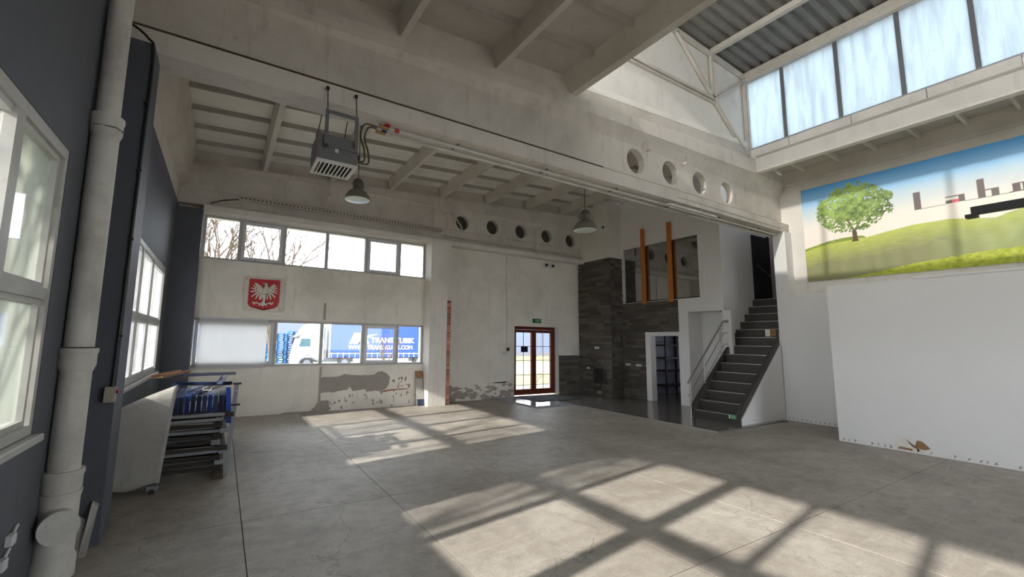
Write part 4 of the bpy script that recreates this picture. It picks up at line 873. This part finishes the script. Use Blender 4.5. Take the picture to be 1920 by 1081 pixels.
new_obj('rating_plate', box(B(), .90, .935, 4.494, 4.50, 3.58, 3.66), 'louvre', ht); new_obj('motor_knob', tube(B(), [(.80, 4.50, 3.63), (.80, 4.46, 3.62)], .02, 8), 'black', ht); new_obj('pipe_union', tube(B(), [(1.14, 4.55, 3.60), (1.18, 4.55, 3.60)], .025, 8), 'black', ht)
for i, (dy, dx) in enumerate(((0, 0), (.05, .06))):
    new_obj('hose', tube(B(), spline([(1.17, 4.58+dy, 3.58), (1.24+dx, 4.6+dy, 3.60), (1.24+dx, 4.62+dy, 3.75), (1.20+dx, 4.65+dy, 3.92), (1.26+dx, 4.7+dy, 4.09), (1.42, 4.74+dy, 4.12)]), .011, 8), 'hose', ht, True)
hp = thing('heating_pipes', 'pair of pale heating pipes with red and blue valves under the main beam', 'pipe', (5, 4.78, 4.1))
for y, z in ((4.72, 4.125), (4.84, 4.11)): new_obj('pipe', tube(B(), [(1.55, y, z), (10.75, y, z)], .022, 12), 'pipe', hp, True)
for y, z, m in ((4.72, 4.125, 'red'), (4.84, 4.11, 'bluep')):
    new_obj('valve', tube(B(), [(1.43, y, z), (1.56, y, z)], .02, 8), 'brass', hp); new_obj('valve_handle', box(B(), 1.50, 1.56, y-.03, y+.03, z+.005, z+.045 if m == 'red' else z+.035, .004), m, hp)
new_obj('red_band', tube(B(), [(1.62, 4.72, 4.125), (1.68, 4.72, 4.125)], .0235, 12), 'red', hp)
for x in (2.5, 4, 5.5, 7, 8.5, 10): new_obj('pipe_clip', box(B(), x-.01, x+.01, 4.69, 4.87, 4.145, 4.17), 'galv', hp)
hp2 = new_obj('cable_conduit', tube(B(), [(-.68, 4.93, 4.28), (1.3, 4.93, 4.28)], .014, 8), 'pipe'); tag(hp2, 'thin pale conduit along the back of the main beam near the left column', 'conduit')

def pendant(x, y, zb, ztop, label):
    t = thing('pendant_lamp', label, 'lamp', (x, y, zb), 'industrial pendant lamps')
    new_obj('cord', tube(B(), [(x, y, zb+.36), (x, y, ztop)], .008, 6), 'lampgrey', t)
    new_obj('ceiling_hook', tube(B(), [(x, y, ztop-.04), (x, y, ztop)], .02, 8), 'lampgrey', t)
    new_obj('gear_housing', lathe(B(), [(.03, zb+.38), (.075, zb+.35), (.095, zb+.30), (.095, zb+.26), (.06, zb+.20), (.055, zb+.17)], x, y, 20, True), 'lampgrey', t, True)
    for a in (0, 2.1, 4.2): new_obj('toggle_clip', tube(B(), [(x+.09*math.cos(a), y+.09*math.sin(a), zb+.22), (x+.11*math.cos(a), y+.11*math.sin(a), zb+.25)], .012, 6), 'lampgrey', t)
    s = new_obj('shade', lathe(B(), [(.06, zb+.185), (.10, zb+.175), (.155, zb+.13), (.195, zb+.07), (.222, zb+.0), (.222, zb-.012)], x, y, 32), 'enamel_out', t, True)
    md = s.modifiers.new('s', 'SOLIDIFY'); md.thickness = .003; md.offset = -1
    new_obj('diffuser', lathe(B(), [(.216, zb-.006), (.20, zb-.014), (.1, zb-.022), (.01, zb-.024)], x, y, 32, True), 'enamel_in', t, True)
    return t
pendant(1.87, 7.25, 4.03, zc(1.87)+.28, 'dusty pendant lamp hanging just right of the box air heater')
pendant(5.62, 5.55, 3.66, zc(5.62)+.28, 'pendant lamp hanging in front of the stone chimney')
pendant(1.75, 2.25, 4.30, zc(1.75)+.28, 'pendant lamp cut off by the top edge of the picture')
fb = thing('fluorescent_batten', 'long white fluorescent batten hung under the right half of the main beam', 'lamp', (7.3, 4.55, 4.0))
new_obj('batten_body', box(B(), 6.62, 8.05, 4.50, 4.58, 4.03, 4.07, .006), 'pipe', fb); new_obj('lamp_tube', tube(B(), [(6.66, 4.54, 4.012), (8.01, 4.54, 4.012)], .014, 10), 'tube', fb, True)
for x in (6.95, 7.7): new_obj('suspension_rod', tube(B(), [(x, 4.60, 4.07), (x, 4.60, 4.175)], .006, 6), 'pvc', fb)
o = new_obj('cable_conduit', tube(B(), [(6.95, 4.575, 4.26), (10.7, 4.575, 4.24)], .009, 8), 'pipe'); tag(o, 'thin white conduit on the face of the main beam above the batten', 'conduit')
o = new_obj('cable_drop', tube(B(), [(1.9, 9.9, 5.28), (1.9, 9.9, 4.85)], .016, 8), 'pipe'); tag(o, 'short pale pipe drop at the back beam left of the first pendant lamp', 'pipe')
new_obj('end_fitting', box(B(), 1.86, 1.94, 9.86, 9.94, 4.79, 4.86, .006), 'pvc', o)

ORD = ['first', 'second', 'third', 'fourth', 'fifth', 'sixth', 'seventh', 'eighth', 'ninth', 'tenth', 'eleventh', 'twelfth', 'thirteenth', 'fourteenth', 'fifteenth']
# ------------------------------------------------------------ pile of dismantled racking
layers = 11; zcur = .02
for k in range(layers):
    ox, oy, an = random.uniform(-.02, .03), random.uniform(-.05, .12), random.uniform(-.05, .05)
    if k in (7, 10): ox += .05
    z = .10+k*.062
    lab = ['bottommost of the pile on the timber bearers', 'second from the bottom of the pile', 'third from the bottom of the pile', 'fourth from the bottom of the pile', 'fifth from the bottom of the pile', 'at mid height in the pile', 'just above mid height in the pile', 'fifth from the top, jutting right', 'third from the top of the frames', 'second from the top of the frames', 'topmost frame under the blue steel'][k]
    t = thing('racking_section', 'dark steel racking, '+lab+', by the left wall', 'racking', (-.3, 6.8, z), 'dismantled racking sections piled by the left wall')
    rot = Matrix.Translation((-.36+ox, 6.93+oy, z)) @ Matrix.Rotation(an, 4, 'Z')
    def add(nm, bm, mat):
        bmesh.ops.transform(bm, matrix=rot, verts=bm.verts); return new_obj(nm, bm, mat, t)
    L, Wd = 1.1, .42
    mt_ = 'galv' if k in (3, 7, 9, 10) else 'darksteel'
    for x in (-Wd, Wd): add('upright', box(B(), x-.03, x+.03, -L, L, -.022, .022, .004), mt_)
    for y in (-L+.02, -L/3, L/3, L-.02): add('cross_bar', box(B(), -Wd+.03, Wd-.03, y-.018, y+.018, -.018, .012), mt_)
    for x in (-Wd, Wd):
        bm = B(); box(bm, x-.045, x+.045, -L-.012, -L, -.028, .028); add('foot_plate', bm, 'galv' if k % 2 else 'darksteel')
for i, (x, lab) in enumerate(((-.7, 'left timber bearer'), (.08, 'right timber bearer'))):
    o = new_obj('timber_bearer', box(B(), x-.05, x+.05, 5.82, 7.6, 0, .075), 'bark'); tag(o, lab+' under the pile of rack frames', 'bearer')
ztop = .10+10*.062+.024
for k, (x, lab) in enumerate(((.125, 'front galvanised rail standing on end at the right side of the pile'), (.15, 'back galvanised rail standing on end at the right side of the pile'))):
    y = 5.95+.55*k
    o = new_obj('rack_rail', hexa(B(), [(x, y, 0.0), (x+.05, y, 0.0), (x+.05, y+.05, 0.0), (x, y+.05, 0.0), (x+.05, y+.1, .78+.2*k), (x+.10, y+.1, .78+.2*k), (x+.10, y+.15, .78+.2*k), (x+.05, y+.15, .78+.2*k)]), 'galv'); tag(o, lab, 'rail')
    new_obj('rail_end', box(B(), x+.03, x+.13, y+.08, y+.17, .78+.2*k, .80+.2*k), 'darksteel', o)
# blue shelf channels standing on edge on the pile
for k in range(12):
    x = -.52+k*.055; h = .19+random.uniform(-.01, .01); sh_ = random.uniform(-.03, .03)
    bm = B(); box(bm, x, x+.006, 5.86+sh_, 6.9, ztop, ztop+h); box(bm, x+.006, x+.045, 5.86+sh_, 6.9, ztop+h-.006, ztop+h); box(bm, x+.006, x+.045, 5.86+sh_, 6.9, ztop, ztop+.006); box(bm, x+.006, x+.045, 5.858+sh_, 5.864+sh_, ztop+.006, ztop+h-.006)
    if k % 4 == 2:
        bmesh.ops.rotate(bm, verts=bm.verts, cent=(x, 6.3, ztop), matrix=Matrix.Rotation(.0, 3, 'Y'))
    o = new_obj('shelf_channel', bm, 'navysteel' if k % 4 else 'bluesteel'); tag(o, ('navy' if k % 4 else 'bright blue')+' steel shelf channel on edge on the racking pile, '+ORD[k]+' from the left', 'shelf channel', 'blue shelf channels standing in a row on the pile')
zt2 = ztop+.205
for k, (a, b, w, m, lab) in enumerate((((-.25, 5.95), (-.05, 6.75), .10, 'bluesteel', 'blue steel channel lying askew on top of the pile, leftmost'),
        ((-.10, 5.92), (.12, 6.7), .09, 'sheet', 'white enamelled channel lying on top of the pile'), ((-.45, 6.3), (.15, 6.15), .08, 'navysteel', 'navy channel lying crosswise over the top of the pile'),
        ((.02, 5.85), (.08, 6.9), .06, 'bluesteel', 'long blue channel at the right of the pile top'), ((-.40, 6.7), (.2, 6.85), .10, 'navysteel', 'rear navy channel lying across the pile top'), ((-.6, 6.05), (-.38, 6.9), .12, 'card', 'brown cardboard sheet on the pile top beside the blue steel'))):
    a, b = Vector((*a, 0)), Vector((*b, 0)); d = (b-a).normalized(); s = Vector((-d.y, d.x, 0))*w/2; z = zt2+.036*k
    bm = B()
    for (u, v_, z0, z1) in ((-1, 1, 0, .006), (-1, -.86, .006, .035), (.86, 1, .006, .035)):
        hexa(bm, [tuple(a+s*u+Vector((0, 0, z+z0))), tuple(b+s*u+Vector((0, 0, z+z0))), tuple(b+s*v_+Vector((0, 0, z+z0))), tuple(a+s*v_+Vector((0, 0, z+z0))), tuple(a+s*u+Vector((0, 0, z+z1))), tuple(b+s*u+Vector((0, 0, z+z1))), tuple(b+s*v_+Vector((0, 0, z+z1))), tuple(a+s*v_+Vector((0, 0, z+z1)))])
    o = new_obj('loose_channel', bm, m); tag(o, lab, 'channel')
o = new_obj('loose_channel', hexa(B(), [(.12, 5.80, .62), (.17, 5.80, .62), (.17, 5.815, .62), (.12, 5.815, .62), (.09, 5.86, 1.02), (.14, 5.86, 1.02), (.14, 5.875, 1.02), (.09, 5.875, 1.02)]), 'bluesteel'); tag(o, 'short bright blue channel hanging over the front of the pile', 'channel')
# curved board leaning over the pile's front
bm = B(); nx, nz = 14, 14; g = []
for i in range(nx+1):
    u = i/nx; row = []
    x = -.94+.50*u
    zt = .78+.30*u**.75; zb = .055+.05*u+.015*math.sin(u*9)
    for j in range(nz+1):
        v_ = j/nz; row.append(bm.verts.new((x-.0+.07*(v_-.0)*u, 5.55+.14*v_+.12*max(0, v_-.7)**1.2+.08*(1-u)*(1-v_)*0, zb+(zt-zb)*v_)))
    g.append(row)
for i in range(nx):
    for j in range(nz): bm.faces.new((g[i][j], g[i+1][j], g[i+1][j+1], g[i][j+1]))
o = new_obj('leaning_sheet', bm, 'sheet', None, True); md = o.modifiers.new('s', 'SOLIDIFY'); md.thickness = .006; tag(o, 'stained white board bent over the front of the racking pile', 'sheet')
o = thing('caster_wheel', 'small caster wheel under the stained white board', 'wheel', (-.5, 5.6, 0))
new_obj('wheel', tube(B(), [(-.52, 5.6, .035), (-.48, 5.6, .035)], .035, 14), 'darksteel', o); new_obj('bracket', box(B(), -.55, -.45, 5.57, 5.63, .036, .085, .004), 'galv', o)

# ------------------------------------------------------------ outside
def ground(name, x0, x1, y0, y1, mat, zo=0.0, lab=None):
    bm = B(); n = 12
    def gz(y): return (-.05 if y < 12 else -.05-.75*min(1, (y-12)/20))+zo
    ysn = sorted(set([y0, y1]+[y for y in (12, 32) if y0 < y < y1])); rows = [[bm.verts.new((x, y, gz(y))) for x in (x0, x1)] for y in ysn]
    for a, b in zip(rows, rows[1:]): bm.faces.new((a[0], a[1], b[1], b[0]))
    o = new_obj(name, bm, mat); o['kind'] = 'structure'; return o
ground('ground_yard', -120, 140, -60, 140, 'asphalt', -.32)
ground('ground_paving', -30, 60, 10.66, 41, 'asphalt', -.0)
ground('ground_grass', -40, 90, 41, 61, 'grass', .0)
ground('ground_verge', -8, 60, 14.0, 22, 'grass', .02)
ground('ground_left', -60, -1.26, -40, 10.6, 'grass', .0)
fb_ = thing('warehouse', 'long pale blue grey warehouse far behind the lorry', 'building', (20, 64, -.8))
new_obj('wall', box(B(), -30, 90, 64, 80, -.9, 6.8), 'farwall', fb_); new_obj('roof_edge', box(B(), -30.2, 90.2, 63.8, 80, 6.8, 7.2), 'truckgrey', fb_)
for x in range(-28, 90, 8): new_obj('downpipe', box(B(), x, x+.2, 63.85, 64, -.8, 6.8), 'truckgrey', fb_)
new_obj('plinth', box(B(), -30, 90, 63.9, 64, -.9, -.2), 'truckgrey', fb_)
# lorry
tk = thing('lorry', 'white lorry with blue curtain trailer parked in the yard beyond the windows', 'truck', (12, 36, -.8)); Y = 36.0
cab = B(); extr_y(cab, [(4.95, -.45), (4.92, .1), (5.05, .75), (5.30, 1.75), (5.34, 1.95), (5.9, 2.75), (6.6, 2.95), (7.15, 2.95), (7.2, -.1), (6.6, -.1), (6.3, .12), (5.7, .12), (5.35, -.12), (5.28, -.45)], Y, Y+2.4); new_obj('cab', cab, 'truckwhite', tk)
new_obj('cab_window', extr_y(B(), [(5.30, .98), (5.46, 1.62), (6.15, 1.62), (6.15, .98)], Y-.02, Y), 'cabglass', tk)
new_obj('sun_visor', extr_y(B(), [(5.0, 1.78), (5.45, 1.98), (5.45, 1.90), (5.05, 1.68)], Y-.05, Y+2.4), 'truckgrey', tk)
new_obj('roof_line', box(B(), 5.36, 7.15, Y-.015, Y, 1.90, 1.95), 'truckgrey', tk)
new_obj('door_seam', extr_y(B(), [(6.2, -.05), (6.24, -.05), (6.24, 1.7), (6.2, 1.7)], Y-.01, Y), 'truckgrey', tk)
new_obj('door_handle', box(B(), 5.85, 6.15, Y-.02, Y, .28, .36), 'truckgrey', tk)
new_obj('wheel_arch', extr_y(B(), [(5.28, -.45), (5.35, -.05), (5.7, .2), (6.3, .2), (6.7, -.02), (7.1, .0), (7.1, -.12), (6.6, -.12), (6.3, .08), (5.75, .08), (5.45, -.12), (5.4, -.45)], Y-.05, Y), 'truckgrey', tk)
for x in (5.95, 8.9, 15.5, 16.8, 18.1):
    w = new_obj('wheel', tube(B(), [(x, Y, -.3), (x, Y+.35, -.3)], .5, 24), 'tyre', tk); new_obj('hub', tube(B(), [(x, Y-.02, -.3), (x, Y, -.3)], .27, 16), 'truckgrey', w)
new_obj('air_deflector', box(B(), 7.25, 7.42, Y+.1, Y+2.3, .0, 2.6), 'truckgrey', tk)
new_obj('chassis', box(B(), 6.7, 20.5, Y+.4, Y+2.0, -.25, .08), 'truckgrey', tk)
new_obj('side_skirt', box(B(), 9.6, 14.5, Y+.02, Y+.08, -.45, .02), 'truckwhite', tk)
tl = new_obj('trailer_curtain', box(B(), 7.65, 21.2, Y+.02, Y+2.5, .45, 2.86), 'truckblue', tk); new_obj('trailer_frame', box(B(), 7.62, 7.68, Y-.0, Y+2.52, .10, 2.95), 'truckwhite', tk)
new_obj('trailer_roof', box(B(), 7.6, 21.25, Y, Y+2.52, 2.86, 2.95), 'truckwhite', tk)
for k in range(13): new_obj('side_board', box(B(), 7.70+1.04*k, 8.68+1.04*k, Y, Y+.05, .12, .42), 'truckblue', tk)
new_obj('side_rail', box(B(), 7.65, 21.2, Y-.015, Y+.02, .415, .46), 'truckwhite', tk)
for k in range(28): new_obj('curtain_strap', box(B(), 7.8+.48*k, 7.84+.48*k, Y-.01, Y, .10, .52), 'truckwhite', tk)
text('trailer_lettering', 'TRANS KUBIK', .62, 'truckwhite', tk, face_my(11.05, Y+.0, 1.36), .01, 1.02, bold=.012)
text('trailer_lettering', 'WWW.TRANS-KUBIK.COM', .48, 'truckwhite', tk, face_my(9.15, Y+.0, .80), .01, .98, bold=.01)
new_obj('trailer_emblem', extr_y(B(), [(9.2, 1.25), (9.6, 2.15), (10.5, 2.15), (10.9, 1.25), (10.2, 1.25), (10.1, 1.5), (9.9, 1.25)], Y-.0, Y+.02), 'truckwhite', tk)
new_obj('trailer_emblem', extr_y(B(), [(10.6, 1.95), (11.6, 2.1), (10.7, 1.72)], Y-.0, Y+.02), 'truckwhite', tk)
# crate stacks
def crate_mesh():
    bm = B(); box(bm, 0, 1.1, 0, 1.0, .15, .20)
    for x in (0, .5, 1.0): box(bm, x, x+.1, 0, 1.0, 0, .15)
    me = bpy.data.meshes.new('stacking_pallet'); bm.to_mesh(me); bm.free(); me.materials.append(M['pallet']); return me
cm = crate_mesh()
for s, (x, y, n, lab) in enumerate(((2.2, 38, 13, 'leftmost stack outside the window'), (3.5, 38, 14, 'middle stack outside the window'), (4.75, 38.5, 15, 'stack right behind the lorry cab'))):
    for k in range(n):
        o = bpy.data.objects.new('stacking_pallet', cm); COL.objects.link(o); o.location = (x+random.uniform(-.04, .04), y, -.8+k*.2)
        tag(o, 'blue pallet, %s from the ground in the %s' % (ORD[k], lab), 'pallet', 'blue pallets stacked in the yard')
# trees
def tree(name, x, y, z, h, label, seed, leaves=False, lean=(0, 0), r0=.12, depth=6, spread=.5, leafmat='leaf', crown=1.0, nleaf=3):
    r = random.Random(seed); t = thing(name, label, 'tree' if h > 3 else 'shrub', (x, y, z), None)
    bm = B(); tips = []
    def grow(p, d, L, rad, dep):
        q = p+d*L; mid = (p+q)/2+Vector((r.uniform(-1, 1), r.uniform(-1, 1), 0))*L*.06
        tube(bm, [p, mid, q], rad, 5 if dep > 3 else 4, [rad, rad*.85, rad*.7])
        if dep <= 0: tips.append(q); return
        if dep <= 2: tips.append(q)
        for k in range(2 if r.random() < .55 else 3):
            nd = (d+Vector((r.uniform(-1, 1), r.uniform(-1, 1), r.uniform(-.35, .55)))*spread*1.25).normalized()
            grow(q, nd, L*r.uniform(.66, .86), rad*.66, dep-1)
    grow(Vector((x, y, z)), Vector((lean[0], lean[1], 1)).normalized(), h*.26, r0, depth)
    new_obj('branches', bm, 'bark', t)
    if leaves:
        lb = B()
        for p in tips:
            for k in range(nleaf):
                c = p+Vector((r.gauss(0, .16), r.gauss(0, .16), r.gauss(0, .16)))*crown; s = r.uniform(.05, .13)*crown
                a = Vector((r.uniform(-1, 1), r.uniform(-1, 1), r.uniform(-1, 1))).normalized(); b2 = a.orthogonal().normalized()
                vs = [lb.verts.new(c+a*s), lb.verts.new(c+b2*s*.6), lb.verts.new(c-a*s), lb.verts.new(c-b2*s*.6)]; lb.faces.new(vs)
        o = new_obj('foliage', lb, leafmat, t); o['kind'] = 'stuff'
    return t
tree('bare_tree', -.5, 26, -.6, 10, 'bare tree seen through the leftmost upper back window pane', 11, depth=7, spread=.42, r0=.2)
tree('bare_tree', 2.6, 27, -.6, 9.5, 'bare tree seen through the second upper back window pane', 23, lean=(-.1, 0), depth=7, spread=.45, r0=.24)
tree('bare_shrub', 8.1, 21.5, -.45, 3.0, 'bare branching shrub in front of the blue lorry trailer', 5, lean=(-.75, 0), r0=.06, depth=6, spread=.6)
tree('bare_shrub', 6.6, 20.5, -.45, 1.9, 'low twiggy shrub beneath the lorry side boards', 8, r0=.03, depth=6, spread=.9)
tree('bare_shrub', 9.6, 20.5, -.45, 1.8, 'low twiggy shrub at the right end of the lower windows', 18, r0=.03, depth=6, spread=.9)
tree('bare_shrub', 11.8, 13.2, -.1, 1.1, 'dry twiggy shrub outside the right leaf of the entrance door', 31, r0=.015, depth=6, spread=.7)
tree('bare_shrub', 10.4, 12.9, -.1, .8, 'dry twiggy shrub outside the left leaf of the entrance door', 37, r0=.012, depth=5, spread=.8)
tree('evergreen_tree', -5.2, 2.45, -.1, 5.6, 'evergreen tree outside the near left window', 41, True, r0=.07, depth=6, spread=.38, crown=1.0, nleaf=4)
tree('bare_tree', -6.5, 5.2, -.1, 6.0, 'sparse leafed tree outside the far left window', 47, True, r0=.08, depth=6, spread=.5, crown=.7, nleaf=1)
